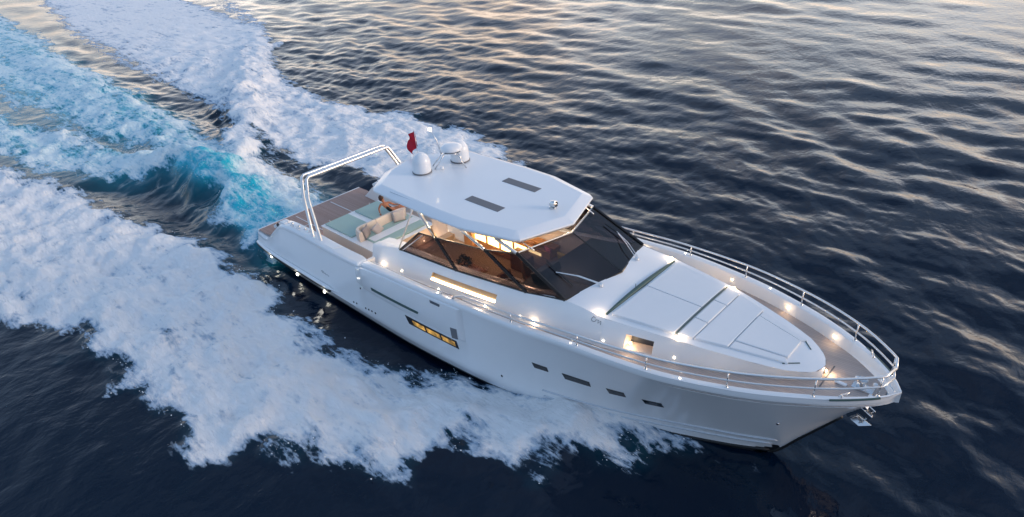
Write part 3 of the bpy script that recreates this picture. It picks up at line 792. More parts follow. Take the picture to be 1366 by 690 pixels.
for s in (-1, 1):
    xs = sorted(set([7.95, 8.1, 8.3] + lin(8.6, 11.6, 9) + [11.6, 14.78] + lin(12, 14.4, 7) + lin(14.78, 18.8, 12)))
    o = wall(s, xs, vs, [(11.6, 14.78, .32, .62)], .1)
    # rounded shoulder inwards to the window sill
    o.grid([[wallP(x, 0, s, k) if k == 0 else (x, s * (Ty(x) - k), Tz(x) + .035) for x in xs if x < 17.3] for k in (0, .05, .3)])
    cab = o.build('cabin_side', GEL, yacht, smooth=True)
    # recessed light trough
    mb = MB(); rx = [q for q in xs if 11.59 <= q <= 14.79]
    top = [wallP(x, .32, s) for x in rx]; bot = [wallP(x, .62, s) for x in rx]
    bt = [wallP(x, .34, s, .16) for x in rx]; bb = [wallP(x, .60, s, .10) for x in rx]
    mb.grid([top, bt, bb, bot]); mb.add([top[0], bt[0], bb[0], bot[0]], [(0, 1, 2, 3)]); mb.add([top[-1], bt[-1], bb[-1], bot[-1]], [(0, 1, 2, 3)])
    rec = mb.build('light_recess', TROUGH, cab)
    mb = MB().grid([[wallP(x, .605, s, .02) for x in rx[:]], [wallP(x, .54, s, .06) for x in rx]])
    mb.build('light_strip', LED, cab)
    # aft end of the cabin side
    mb = MB()
    A = [wallP(7.95, v, s) for v in vs]
    mb.add(A + [(7.95, s * 1.5, -.02), (7.95, s * 1.5, 1.80)], [tuple(range(len(A) + 2))])
    mb.grid([[wallP(7.95, 0, s), wallP(8.3, 0, s), wallP(9.4, 0, s)], [(7.95, s * 1.5, 1.80), (8.3, s * 1.5, 1.86), (9.4, s * 1.5, 1.98)]])
    mb.add([(7.95, s * 1.5, -.02), (9.4, s * 1.5, -.02), (9.4, s * 1.5, 1.98), (8.3, s * 1.5, 1.86), (7.95, s * 1.5, 1.8)], [(0, 1, 2, 3, 4)])
    mb.build('cabin_end', GEL, cab)
    # mark on the cabin side
    mk = MB()
    gp = lambda x, v: (x, s * (abs(wallP(x, v, s)[1]) + .004), wallP(x, v, s)[2])
    mk.tube([gp(18.5, .10), gp(18.42, .08), gp(18.38, .14), gp(18.38, .2), gp(18.44, .22), gp(18.50, .2), gp(18.52, .14), gp(18.60, .12), gp(18.60, .21), gp(18.68, .12), gp(18.70, .22)], .009, 5)
    mk.build('script_mark', SEAM, cab)

# --- foredeck trunk (sun deck) : top sheet and sides
def tw(x): return float(np.interp(x, [17.3, 18.8, 20, 21.3, 22.9, 23.6, 24.0, 24.2, 24.28], [2.10, 2.05, 1.83, 1.58, 1.12, .84, .55, .28, 0.0]))
def tz(x, y=0):
    w_ = max(tw(x), .3); zz = float(np.interp(x, [17.3, 18.0, 18.7, 20.8, 22.1, 23.5, 24.0, 24.3], [3.08, 3.06, 3.02, 3.03, 2.97, 2.88, 2.83, 2.78]))
    cr = float(np.interp(x, [17.3, 17.94, 18.7, 24], [.22, .20, .05, .03]))
    return zz + cr * max(0, 1 - (y / w_) ** 2)
def x0(y): return 17.94 - .58 * abs(y) / 2.10
mb = MB(); rows = []
for u in [0, .05, .12, .2, .3, .4, .5, .6, .7, .78, .84, .9, .94, .97, .985, 1.]:
    row = []
    for t in lin(-1, 1, 25):
        # start on the V of the windscreen foot
        yy = t * 2.1; xa = x0(yy); x = xa + (24.26 - xa) * u
        y = t * tw(x); row.append((x, y, tz(x, y)))
    rows.append(row)
mb.grid(rows)
trunk = mb.build('sundeck', GEL, yacht, smooth=True)
def tsideP(x, v, s):
    bw = cab_base(x); t_ = tw(x); zt_ = tz(x, t_); zb_ = deck_z(x) - .03
    return (x, s * (t_ + (bw - t_) * (1 - (1 - v) ** 1.6)), zt_ + (zb_ - zt_) * v)
vs2 = [0, .08, .18, .28, .4, .5, .6, .7, .8, .9, 1.]
for s in (-1, 1):
    xs = sorted(set(lin(18.8, 19.5, 4) + lin(19.5, 20.3, 4) + lin(20.3, 24.0, 18) + [24.1, 24.2, 24.28]))
    mb = MB()
    for i in range(len(xs) - 1):
        for j in range(len(vs2) - 1):
            xm = (xs[i] + xs[i + 1]) / 2; vm = (vs2[j] + vs2[j + 1]) / 2
            if 19.5 < xm < 20.3 and .28 < vm < .8: continue
            mb.add([tsideP(xs[i], vs2[j], s), tsideP(xs[i + 1], vs2[j], s), tsideP(xs[i + 1], vs2[j + 1], s), tsideP(xs[i], vs2[j + 1], s)], [(0, 1, 2, 3)])
    sd_ = mb.build('sundeck_side', GEL, yacht, smooth=True)
    # sunken lit locker window
    o4 = [tsideP(19.5, .28, s), tsideP(20.3, .28, s), tsideP(20.3, .8, s), tsideP(19.5, .8, s)]
    i4 = [(p[0], p[1] - s * .38, p[2] + dz) for p, dz in zip(o4, (.0, .0, .02, .02))]
    mb = MB().add(o4 + i4, [(0, 1, 5, 4), (1, 2, 6, 5), (2, 3, 7, 6), (3, 0, 4, 7)]); mb.build('recess', BROWN if False else CREAM, sd_)
    MB().add(i4, [(0, 1, 2, 3)]).build('recess_panel', DARK, sd_)

def cushion(poly, name='cushion', h=.075, m=VINYL):
    z0 = lambda x, y: tz(x, y) - .02
    z1 = lambda x, y: tz(x, y) + h
    return MB().prism(poly, z0, z1).build(name, m, trunk, bevel=.022, seg=3)
q = lambda x: float(np.interp(x, [18.8, 20.72, 21.2, 22.1, 23.5], [1.82, 1.50, 1.36, 1.07, .62]))
g = .014
cushion([(18.86, g), (20.70, g), (20.70, q(20.7)), (18.86, q(18.86))]); cushion([(18.86, -g), (18.86, -q(18.86)), (20.70, -q(20.7)), (20.70, -g)])
cushion([(20.80, -.55 + g), (21.20, -.55 + g), (21.20, .55 - g), (20.80, .55 - g)])
for s in (-1, 1):
    p = [(20.80, s * (.55 + g)), (21.20, s * (.55 + g)), (21.20, s * q(21.2)), (20.80, s * q(20.8))]
    cushion(p if s > 0 else p[::-1])
cushion([(21.235, -q(21.235)), (22.08, -q(22.08)), (22.08, q(22.08)), (21.235, q(21.235))])
cushion([(22.115, -.72), (23.45, -.42), (23.45, .42), (22.115, .72)])
for s in (-1, 1):
    p = [(22.115, s * .75), (23.40, s * .46), (23.55, s * .62), (22.115, s * q(22.115))]
    cushion(p if s > 0 else p[::-1], 'bolster', .06)
    mb = MB(); a = (23.42, s * .68); b_ = (23.75, s * .36)
    mb.tube([(a[0], a[1], tz(*a) + .012), (b_[0], b_[1], tz(*b_) + .012)], .014, 6); mb.build('grab_slot', TEAL, trunk)
# the dark green roll in the gutter aft of the cushions
mb = MB(); path = []; rr = []
for t in lin(-1, 1, 17):
    path.append((18.70, t * 1.88, tz(18.7, t * 1.88) + .02)); rr.append(.03 + .055 * (1 - t * t))
mb.tube(path, rr, 10); mb.build('cover_roll', TEAL, trunk, smooth=True)
mb = MB()
for y0_, y1_ in ((-1.48, 1.48),): mb.tube([(20.75, t, tz(20.75, t) + .05) for t in lin(y0_, y1_, 7)], .02, 6)
mb.build('backrest_slot', TEAL, trunk)
mb = MB().tube([(18.62, -.25, tz(18.62, -.25)), (18.62, -.25, tz(18.62, -.25) + .14)], .012, 6); mb.build('pin', STEEL, trunk)

# --- glazing
B = [(9.56, 2.20, 2.13), (12.65, 2.20, 2.38), (15.88, 2.20, 2.82), (17.36, 2.10, 3.09)]
T = [(10.60, 2.0, 3.10), (11.45, 2.0, 3.20), (13.91, 2.0, 3.58), (15.35, 1.99, 3.95)]
Bc = (17.94, 0, 3.28); Tc = (15.98, 0, 4.04)
for s in (-1, 1):
    S = lambda p: (p[0], s * p[1], p[2])
    for k in range(3):
        lo = [B[k], B[k + 1]] if k else [B[0], B[1]]
        mb = MB().add([S(lo[0]), S(lo[1]), S(T[k + 1]), S(T[k])], [(0, 1, 2, 3)])
        pane = mb.build('side_glass', GLASS, yacht, solid=.012)
    mb = MB().add([S(B[3]), Bc, Tc, S(T[3])], [(0, 1, 2, 3)])
    ws = mb.build('windscreen', GLASSW, yacht, solid=.014)
    lift = lambda p, k=.02: (p[0], p[1] + s * k, p[2])
    fr_ = MB().tube([lift(S(p), .0) for p in B], .035, 6).tube([lift(S(p)) for p in (B[0], T[0])], .04, 6).tube([lift(S(p)) for p in (T[0], T[1], T[2], T[3])], .026, 6)
    fr_ = fr_.build('window_frame', BLACKF, yacht)
    MB().tube([(p[0] + .13, s * (p[1] + .012), p[2] + .0) for p in (B[0], (T[0][0] + .06, T[0][1], T[0][2] - .02))], .02, 6).build('frame_trim', STEEL, fr_)
    for k in (1, 2, 3):
        a, b_ = Vector(S(B[k])), Vector(S(T[k])); d_ = (b_ - a).normalized(); side = Vector((1, 0, 0)); wv = (side - d_ * side.dot(d_)).normalized()
        hw_ = .055 if k < 3 else .06; nrm = Vector((0, s * .025, 0)) if k < 3 else Vector((.0, s * .03, .01))
        mb = MB()
        quad = [a - wv * hw_ + nrm, a + wv * hw_ + nrm, b_ + wv * hw_ + nrm, b_ - wv * hw_ + nrm]
        quad2 = [p - nrm * 2.4 for p in quad]
        mb.add(quad + quad2, [(0, 1, 2, 3), (7, 6, 5, 4), (0, 4, 5, 1), (1, 5, 6, 2), (2, 6, 7, 3), (3, 7, 4, 0)])
        mb.build('window_post', BLACKF, fr_, bevel=.008)
    mb = MB().tube([Tc, S(T[3])], .03, 8); mb.build('windscreen_rail', STEEL, ws)
    mb = MB().tube([S(B[3]), Bc], .032, 6).tube([Bc, Tc], .02 if s < 0 else .001, 6)
    mb.build('windscreen_seal', BLACKF, ws)
    # wiper : two parallel arms, blade
    e = (17.83, s * -1.0 * -1, tz(17.83, 1.0) + .06)
    tip = Vector((17.05, s * 1.92, 3.30)) ; foot = Vector((17.86, s * .98, tz(17.86, .98) + .05))
    tip = Vector((16.62, s * 1.62, 3.52))
    mb = MB()
    for d_ in (-.035, .035): mb.tube([foot + Vector((d_, d_ * .6, .02)), (foot + tip) / 2 + Vector((d_, d_ * .6, .10)), tip + Vector((0, 0, .04))], .016, 6)
    mb.lathe([(.07, -.05), (.07, .04), (.03, .07), (0, .07)], foot, 14)
    wp = mb.build('wiper', STEELW, ws, auto=40)
    a = Vector(S(B[3])); b_ = Vector(S(T[3])); base_d = (b_ - a).normalized()
    mb = MB().tube([tip - base_d * .62 + Vector((.06, -s * .05, .03)), tip + base_d * .55 + Vector((.06, -s * .05, .03))], .022, 6)
    mb.build('wiper_blade', BLACKF, ws)

# --- hardtop
half = [(7.45, 0), (7.75, 1.1), (8.52, 2.26), (8.74, 2.40), (10.3, 2.47), (12.0, 2.52), (13.3, 2.48), (15.2, 2.02), (15.42, 1.88), (16.07, 0)]
def offset_poly(P, d):
    n = len(P); out = []
    for i in range(n):
        p0, p1, p2 = Vector(P[i - 1]), Vector(P[i]), Vector(P[(i + 1) % n])
        a = (p1 - p0).normalized(); b_ = (p2 - p1).normalized()
        na = Vector((a.y, -a.x)); nb = Vector((b_.y, -b_.x)); m_ = (na + nb).normalized()
        out.append(tuple(p1 - m_ * d / max(.5, m_.dot(na))))
    return out
outl = half[::-1] + [(x, -y) for x, y in half[1:-1]]       # runs from the bow end over port, stern, starboard
area = sum(outl[i][0] * outl[(i + 1) % len(outl)][1] - outl[(i + 1) % len(outl)][0] * outl[i][1] for i in range(len(outl)))
if area < 0: outl = outl[::-1]
rings = []
for d_, z_ in ((.27, 4.13), (.24, 4.15), (.02, 4.33), (0, 4.36), (.02, 4.40), (.30, 4.53), (.36, 4.545)):
    rings.append([(x, y, z_) for x, y in offset_poly(outl, d_)])
mb = MB().grid(rings, closed_u=True)
mb.add([(x, y, z) for x, y, z in rings[-1]], [tuple(range(len(outl)))]); mb.add(rings[0], [tuple(reversed(range(len(outl))))])
top = mb.build('hardtop', ROOF, yacht, auto=14)
for s in (-1, 1):
    MB().box((12.98, s * .935, 4.55), (1.56, .37, .012)).build('skylight', SKYL, top, bevel=.004)
    MB().tube([(x, s * (2.22 + .0 * x), 4.50) for x in lin(9.5, 13.0, 6)], .012, 5).build('gutter_line', SILV, top)
# spotlight
mb = MB().lathe([(.13, 0), (.13, .03), (.05, .05), (.05, .1)], (15.02, .2, 4.55), 16).lathe([(0, -.12), (.10, -.1), (.12, 0), (.115, .11), (.09, .12)], (15.05, .2, 4.70), 16, Matrix.Rotation(rad(80), 3, 'Y'))
mb.build('searchlight', STEEL, top, auto=50)
def dome(x, y, r, h):
    prof = [(r * .92, 0), (r * .97, .02), (r, .05), (r, h * .45)] + [(r * math.cos(a), h * .45 + h * .55 * math.sin(a)) for a in [i * math.pi / 20 for i in range(1, 11)]]
    o = MB().lathe(prof, (0, 0, 0), 32).build('satellite_dome', ROOF, top, auto=50, loc=(x, y, 4.56))
    MB().lathe([(r * 1.05, 0), (r * 1.05, .035), (r * .9, .04)], (0, 0, 0), 32).build('dome_base', SKYL, o, loc=(x, y, 4.565)); return o
dome(9.20, -.42, .35, .76); dome(9.55, 1.22, .36, .80)
# radar on a four-legged steel frame
mb = MB().lathe([(0, -.14), (.28, -.13), (.42, -.05), (.44, .0), (.40, .10), (.25, .17), (0, .19)], (9.72, .66, 5.26), 32)
rd = mb.build('radar', ROOF, top, smooth=True)
mb = MB().tube([(9.72 + .45 * math.cos(a), .66 + .45 * math.sin(a), 5.235) for a in [rad(t) for t in range(-75, 10, 10)]], .018, 5); mb.build('script_mark', SEAM, rd)
mb = MB()
for fx, fy, tx, ty in ((9.12, .18, 9.48, .46), (9.42, .02, 9.66, .36), (10.05, .95, 9.92, .80), (10.3, .82, 10.05, .62)):
    mb.tube([(fx, fy, 4.56), (tx, ty, 5.13)], .022, 8)
mb.tube([(9.48, .46, 5.12), (9.66, .36, 5.12), (10.05, .62, 5.12), (9.92, .80, 5.12)], .02, 8, closed=True)
mb.build('radar_frame', STEEL, top, smooth=True)
mb = MB().tube([(9.40, .42, 5.05), (9.28, .36, 5.6), (9.14, .24, 5.98)], [.025, .02, .016], 8); mst = mb.build('light_mast', STEELW, top, smooth=True)
MB().lathe([(.03, 0), (.065, .01), (.065, .09), (.03, .11), (0, .11)], (9.13, .23, 5.97), 14).build('mast_lamp', MLED, mst, smooth=True)
MB().lathe([(0, 0), (.07, .0), (.09, .05), (.06, .1), (0, .12)], (9.62, .2, 4.56), 14).build('gps_antenna', ROOF, top, smooth=True)
# struts
for s in (-1, 1):
    for k, (rt) in ((1, (10.70, 2.08, 4.15)), (2, (12.55, 2.05, 4.15)), (3, (14.42, 1.95, 4.15))):
        t_ = T[k]
        mb = MB().tube([(t_[0], s * t_[1], t_[2]), (rt[0], s * rt[1], rt[2])], .055, 8)
        mb.build('roof_strut', STEEL if k < 3 else STEELW, top, smooth=True)
    MB().tube([(9.42, s * 2.17, 2.08), (10.55, s * 2.10, 4.15)], .03, 8).build('thin_strut', STEELW, top, smooth=True)
    MB().tube([(T[3][0] + .35, s * 1.55, 3.97), (15.25, s * 1.60, 4.14)], .02, 8).build('thin_strut', STEELW, top, smooth=True)

# --- stern arch
for s in (-1, 1): pass
def apath(dx, base):
    h = [(base, 2.86, 1.05), (3.61 + dx, 2.46, 2.70), (3.30 + dx * 1.0, 2.18, 3.40), (3.27 + dx, 2.05, 3.47)]
    return [(x, -y, z) for x, y, z in h] + [(x, y, z) for x, y, z in h[::-1]]
for dx, base in ((0, 4.45), (.36, 5.05)):
    MB().tube(apath(dx, base), .068, 12).build('stern_arch', STEELW, yacht, auto=50)
mb = MB()
for y in lin(-1.9, 1.9, 6): mb.tube([(3.27, y, 3.47), (3.63, y, 3.47)], .03, 8)
mb.box((3.45, 0, 3.47), (.26, 3.9, .03)); mb.build('arch_panel', STEELW, yacht)
for s in (-1, 1):
    # wing box at the arch foot and fairing forward of it
    mb = MB().prism([(4.9, s * 2.95), (6.0, s * 3.0), (6.25, s * 2.62), (4.9, s * 2.55)][::s], .9, lambda x, y: 1.22 + (x - 5) * .06)
    mb.build('arch_fairing', GEL, yacht, bevel=.04, seg=3)
    MB().box((1.95, s * 2.72, 1.08), (.38, .34, .12)).build('fairlead_block', GEL, yacht, bevel=.03)
    MB().box((1.35, s * 2.78, .78), (.32, .34, .14), Matrix.Rotation(rad(-32), 3, 'Y')).build('fairlead_block', GEL, yacht, bevel=.03)
    MB().box((1.62, s * 2.93, .92), (.22, .04, .16), Matrix.Rotation(rad(-32), 3, 'Y')).build('roller_slot', BLACKF, yacht)
    for x in (2.1, 2.45, 3.0, 3.5, 3.85): MB().lathe([(.07, 0), (.055, .04), (.05, .07), (0, .075)], (x, s * 2.66, sheer_z(x) - .01), 12).build('fitting', STEEL, yacht, smooth=True)
    # boarding rail on the quarter and passerelle stanchions
    mb = MB().tube([(6.3, s * 2.85, 1.2), (6.3, s * 2.85, 2.0), (6.5, s * 2.85, 2.08), (7.9, s * 2.9, 2.15), (7.9, s * 2.9, 1.4)], .025, 8)
    if s > 0: mb.build('quarter_rail', STEEL, yacht, smooth=True)
mb = MB()
for y in (-1.0, 1.25): mb.tube([(2.75, y, 0), (2.75, y, .62)], .022, 8).lathe([(.035, 0), (.035, .1), (0, .12)], (2.75, y, .6), 10)
mb.build('stanchion', STEEL, yacht, auto=50)

# --- rails round the foredeck
ry = lambda x: max(0, sheer_y(x) - .13)
rh = pchip([14.0, 16.2, 18.6, 20.7, 22.7, 24.5, 26], [.28, .31, .34, .43, .49, .55, .6])
rail = None
for s in (-1, 1):
    X_ = lin(14.15, 24.4, 42) + [24.7, 25.0, 25.3, 25.55, 25.72]
    topp = [(13.62, s * ry(13.7), sheer_z(13.7) + .0), (13.8, s * ry(13.8), sheer_z(13.8) + .14)] + [(x, s * ry(x), sheer_z(x) + rh(x)) for x in X_] + [(25.82, 0, 3.56)]
    o = MB().tube(topp, .032, 10).build('bow_rail', STEELW, yacht, smooth=True)
    mid = [(x, s * (ry(x) + .01), sheer_z(x) + rh(x) * .48) for x in X_] + [(25.84, 0, 3.27)]
    MB().tube(mid, .024, 8).build('lower_rail', STEELW, o, smooth=True)
    for x in (16.2, 18.6, 20.7, 22.7, 24.5, 25.68):
        h = rh(x)
        MB().tube([(0, 0, -.01), (0, 0, h)], .021, 8).lathe([(.045, 0), (.04, .02), (.022, .03)], (0, 0, 0), 10).build('rail_post', STEEL, o, smooth=True, loc=(x, s * ry(x), sheer_z(x)))
    # thin grab rail along the bulwark aft
    gp_ = [(x, s * (sheer_y(x) - .2), sheer_z(x) + .07) for x in lin(8.9, 13.4, 16)]
    MB().tube(gp_, .016, 6).build('grab_rail', STEELW, yacht, smooth=True)

# --- cockpit furniture (fixed)
pad = MB().prism([(3.0, -1.6), (6.9, -1.62), (6.9, 1.62), (3.0, 1.6)], .0, .74).build('seating_island', CREAM, yacht, bevel=.06, seg=3)
MB().prism([(2.98, -1.62), (7.0, -1.64), (7.0, 1.64), (2.98, 1.62)], .735, .775).build('island_coaming', GEL, pad, bevel=.015)
for y0_, y1_ in ((-1.46, -.2), (.16, 1.48)):
    MB().box((4.1, (y0_ + y1_) / 2, .81), (2.0, y1_ - y0_, .075)).build('sunpad_mattress', SAGE, pad, bevel=.03, seg=3)
mb = MB().box((6.05, .15, .80), (1.45, 2.6, .09)); seat = mb.build('seat_cushion', SAGE, pad, bevel=.03, seg=3)
MB().box((6.05, .15, .852), (.45, 2.5, .012)).build('seat_stripe', VINYL, seat)
def backrest(pts, h, t=.16):
    mb = MB(); P = smooth_path([(x, y, 0) for x, y in pts], 5); rows = []
    for prof in ((-t / 2, .77), (-t / 2 - .01, .77 + h * .8), (-t * .3, .77 + h), (t * .3, .77 + h), (t / 2 + .01, .77 + h * .75), (t / 2 + .06, .77)):
        row = []
        for i, p in enumerate(P):
            a = P[max(0, i - 1)]; b_ = P[min(len(P) - 1, i + 1)]; d_ = (b_ - a).normalized(); n_ = Vector((d_.y, -d_.x, 0))
            row.append(p + n_ * prof[0] + Vector((0, 0, prof[1])))
        rows.append(row)
    mb.grid(rows); mb.add([r[0] for r in rows], [tuple(range(len(rows)))]); mb.add([r[-1] for r in rows], [tuple(range(len(rows)))])
    return mb
backrest([(5.75, -1.38), (5.4, -1.30), (5.25, -1.05), (5.25, -.25)], .46).build('backrest', CREAM, pad, auto=50)
backrest([(5.25, -.22), (5.25, .58)], .46).build('backrest', CREAM, pad, auto=50)
backrest([(5.25, .61), (5.27, 1.1), (5.4, 1.35)], .44).build('backrest', CREAM, pad, auto=50)

# --- saloon
MB().box((12.6, 0, .56), (9.0, 4.3, .06)).build('saloon_floor', FLOORM, yacht)
MB().add([(17.1, -2.15, .6), (17.1, 2.15, .6), (17.1, 2.15, 2.9), (17.1, -2.15, 2.9)], [(0, 1, 2, 3)]).build('fore_bulkhead', DARK, yacht)
mb = MB()
mb.add([(15.2, -2.12, 2.62), (15.2, 2.12, 2.62), (17.3, 2.08, 2.98), (17.85, 0, 3.12), (17.3, -2.08, 2.98)], [(0, 1, 2, 3, 4)])
mb.add([(15.2, -2.12, 2.62), (15.2, 2.12, 2.62), (15.35, 2.1, .6), (15.35, -2.1, .6)], [(0, 1, 2, 3)])
dash = mb.build('dashboard', DARK, yacht)
MB().box((15.6, -.9, 2.85), (.5, 1.0, .3), Matrix.Rotation(rad(-25), 3, 'Y')).build('instrument_pod', DARK, dash, bevel=.05)
MB().tube([(15.1 + .02 * math.sin(a), -.9 + .2 * math.cos(a), 2.62 + .2 * math.sin(a)) for a in [i * math.pi / 9 for i in range(18)]], .018, 6, closed=True).build('steering_wheel', BROWN, dash)
for s in (-1, 1):
    mb = MB().add([(8.3, s * 2.12, .56), (17.1, s * 2.12, .56), (17.1, s * 2.06, 2.98), (15.88, s * 2.12, 2.78), (12.65, s * 2.12, 2.34), (9.56, s * 2.12, 2.08), (8.3, s * 2.12, 1.8)], [tuple(range(7))])
    mb.build('saloon_lining', CREAM, yacht)
mb = MB().box((11.4, 1.82, 1.12), (4.6, .5, 1.1)).box((9.4, 1.72, 1.3), (.5, .7, 1.5)); cabn = mb.build('wall_cabinet', WOOD, yacht, bevel=.01)
for x in (9.95, 10.7, 11.45, 12.2, 12.95):
    MB().box((x + .0, 1.56, 1.25), (.62, .012, .55)).build('backlit_panel', PANEL, cabn)
mb = MB().box((11.5, 1.9, 1.78), (4.6, .35, .12)); mb.build('cabinet_top', WOOD, cabn, bevel=.02)
mb = MB().box((7.5, 1.75, .62), (1.0, .55, 1.25)); mb.build('cockpit_locker', CREAM, yacht, bevel=.03)
MB().box((8.25, 1.15, .55), (.35, .9, .5)).build('companion_step', FLOORM, yacht, bevel=.02)
# two helm seats, starboard bench, table
for y in (-.95, .25):
    mb = MB().box((14.1, y, 1.35), (.6, .62, .18)).box((13.75, y, 1.75), (.16, .6, .75), Matrix.Rotation(rad(-8), 3, 'Y')).lathe([(.2, 0), (.06, .05), (.06, .7)], (14.1, y, .6), 12)
    mb.build('helm_seat', BROWN, yacht, bevel=.05, seg=3)
mb = MB().box((13.3, 1.55, 1.0), (2.6, .9, .8)); mb.build('saloon_sofa', BROWN, yacht, bevel=.08, seg=3)
mb = MB().box((11.0, -1.75, .85), (3.2, .6, .55)).box((11.0, -2.0, 1.25), (3.2, .14, .5)); mb.build('saloon_bench', DARK, yacht, bevel=.06, seg=3)
mb = MB().box((11.6, -.7, 1.28), (1.2, .8, .05)).lathe([(.25, 0), (.05, .04), (.05, .68)], (11.6, -.7, .59), 14); mb.build('saloon_table', WOOD, yacht, bevel=.01)

# --- lamps
def lamp(loc, nrm, r, m, energy=0, name='deck_lamp', parent=None):
    nz = Vector(nrm).normalized(); q_ = nz.to_track_quat('Z', 'Y').to_matrix()
    o = MB().lathe([(0, .018), (r * .6, .016), (r, .0), (r * 1.1, -.01)], (0, 0, 0), 14, q_).build(name, m, yacht, smooth=True, loc=loc)
    if energy:
        l = bpy.data.lights.new('lamp_light', 'POINT'); l.energy = energy; l.color = (1, .72, .45); l.shadow_soft_size = .11
        lo = bpy.data.objects.new('lamp_light', l); COL.objects.link(lo); lo.location = Vector(loc) + nz * .12
    return o
U = (0, 0, 1)
for s in (-1, 1):
    lamp((18.52, s * 2.0, tz(18.52, 2.0) + .02), U, .042, WLED, 1.7)
    lamp((20.90, s * 1.62, tz(20.9, 1.6) + .02), U, .042, WLED, 1.7)
    for x, e in ((22.35, .4), (23.95, .4), (20.3, 0)):
        y = sheer_y(x) - capw(x) - .06; lamp((x, s * y, sheer_z(x) - .22), (0, -s, .2), .032 if e else .02, WLED, e)
    for x, v, r_ in ((10.05, .7, .03), (15.9, .75, .03), (12.1, .85, .03), (12.6, .92, .025), (13.3, .93, .025), (14.4, .8, .035), (16.45, .72, .035), (16.5, .85, .035)):
        p = wallP(x, v, s); lamp((p[0], p[1] + s * .01, p[2]), (0, s, .2), r_, SLED, .6 if r_ > .03 else .0)
    p = wallP(8.9, .62, s); lamp((p[0], p[1] + s * .01, p[2]), (0, s, 0), .035, SLED, 1.0)
    for x in (18.9, 20.9): 
        p = tsideP(x, .7, s); lamp((p[0], p[1] + s * .01, p[2]), (0, s, .2), .022, SLED)
    for x in (12.9, 18.4, 21.6): lamp((x, s * (sheer_y(x) - .12), sheer_z(x) + .0), U, .022, SLED)
    lamp((19.62, s * 1.98, 2.5), (.5, s, .2), .035, WLED, 1.5)
p = (24.3, .1, 2.62); lamp(p, (1, 0, .2), .035, WLED, 1.5)
for x, y, z in ((2.72, .3, .35), (2.72, -1.3, .35)): lamp((x - .03, y, z), (-1, 0, 0), .03, SLED, 1.0)
for x, y in ((10.5, -1.6), (12.6, -1.6), (13.6, -.3), (11.4, .4), (9.7, -.2), (14.8, .9)): lamp((x, y, 4.125), (0, 0, -1), .035, WLED, 17, 'ceiling_lamp')
lamp((8.3, 1.2, 4.125), (0, 0, -1), .035, WLED, 8, 'ceiling_lamp'); lamp((8.9, -1.7, 4.10), (0, -.5, -1), .05, SLED, 2, 'ceiling_lamp')
lamp((7.72, .9, 4.2), (-1, 0, 0), .05, GLED, 0, 'navigation_lamp')
lamp((7.05, -.9, .25), (1, 0, 0), .03, SLED, 3); lamp((7.05, .9, .25), (1, 0, 0), .03, SLED, 3)
for x, y, z in ((12.2, -1.2, .95), (10.6, -1.15, 1.0), (13.2, -1.3, 1.4), (13.5, -1.6, .9), (14.6, -1.5, 2.0)): lamp((x, y, z), U, .03, WLED, 0, 'courtesy_lamp')
# a lit reading sconce low on the starboard side
lamp((14.1, -1.85, 1.5), (0, 1, 0), .06, WLED, 4, 'courtesy_lamp')
for x in (.6, 3.0, 5.2):
    l = bpy.data.lights.new('underwater_light', 'POINT'); l.energy = .8; l.color = (1, .96, .86); l.shadow_soft_size = .08
    lo = bpy.data.objects.new('underwater_light', l); COL.objects.link(lo); lo.location = (x, -side_y(x, -.86) - .3, -.8)

# ================================================================== LOOSE THINGS
def pillow(name, label, loc, rot, m, sx=.46, sz=.46, th=.16, group=None, cat='pillow'):
    mb = MB(); N_ = 11
    for sgn in (-1, 1):
        rows = []
        for i in range(N_):
            row = []
            for j in range(N_):
                u = -1 + 2 * i / (N_ - 1); v = -1 + 2 * j / (N_ - 1)
                k = (1 - abs(u) ** 2.6) * (1 - abs(v) ** 2.6)
                pin = 1 - .08 * (abs(u * v)) ** 0.5 * 0 - .05 * (1 - abs(u)) * abs(v) - .05 * (1 - abs(v)) * abs(u)
                row.append((sgn * (th / 2) * k ** .45 if k > 0 else 0, u * sx / 2 * pin, v * sz / 2 * pin))
            rows.append(row)
        mb.grid(rows, flip=sgn < 0)
    o = mb.build(name, m, None, smooth=True, loc=loc); o.rotation_euler = rot
    tag(o, label, cat, group); return o
pillow('throw_pillow', 'dark grey pillow leaning in the starboard corner of the cockpit sofa', (5.62, -1.02, 1.06), (rad(4), rad(-14), rad(28)), GREYP, .52, .50, group='pillows on the cockpit sofa')
pillow('throw_pillow', 'pale stone pillow next to the dark grey one on the cockpit sofa', (5.72, -.50, 1.02), (rad(32), rad(-22), rad(-8)), LGREYP, .44, .44, group='pillows on the cockpit sofa')
pillow('throw_pillow', 'square stone pillow upright near the far end of the cockpit sofa', (5.62, .78, 1.10), (rad(0), rad(-12), rad(-16)), LGREYP, .58, .52, group='pillows on the cockpit sofa')
CP1 = mat('pink_cloth', (.55, .12, .14), .9, var=.2); CP2 = mat('mustard_cloth', (.45, .30, .06), .9, var=.2); CP3 = mat('tan_cloth', (.35, .16, .08), .9, var=.2)
pillow('scatter_pillow', 'pink pillow on the brown saloon sofa behind the windscreen', (13.5, 1.7, 1.62), (0, rad(-10), rad(75)), CP1, group='pillows on the saloon sofa')
pillow('scatter_pillow', 'mustard pillow beside the pink one on the saloon sofa', (14.2, 1.7, 1.62), (0, rad(-10), rad(100)), CP2, group='pillows on the saloon sofa')
pillow('scatter_pillow', 'tan pillow at the aft end of the saloon sofa', (12.6, 1.7, 1.62), (0, rad(-10), rad(90)), CP3, group='pillows on the saloon sofa')
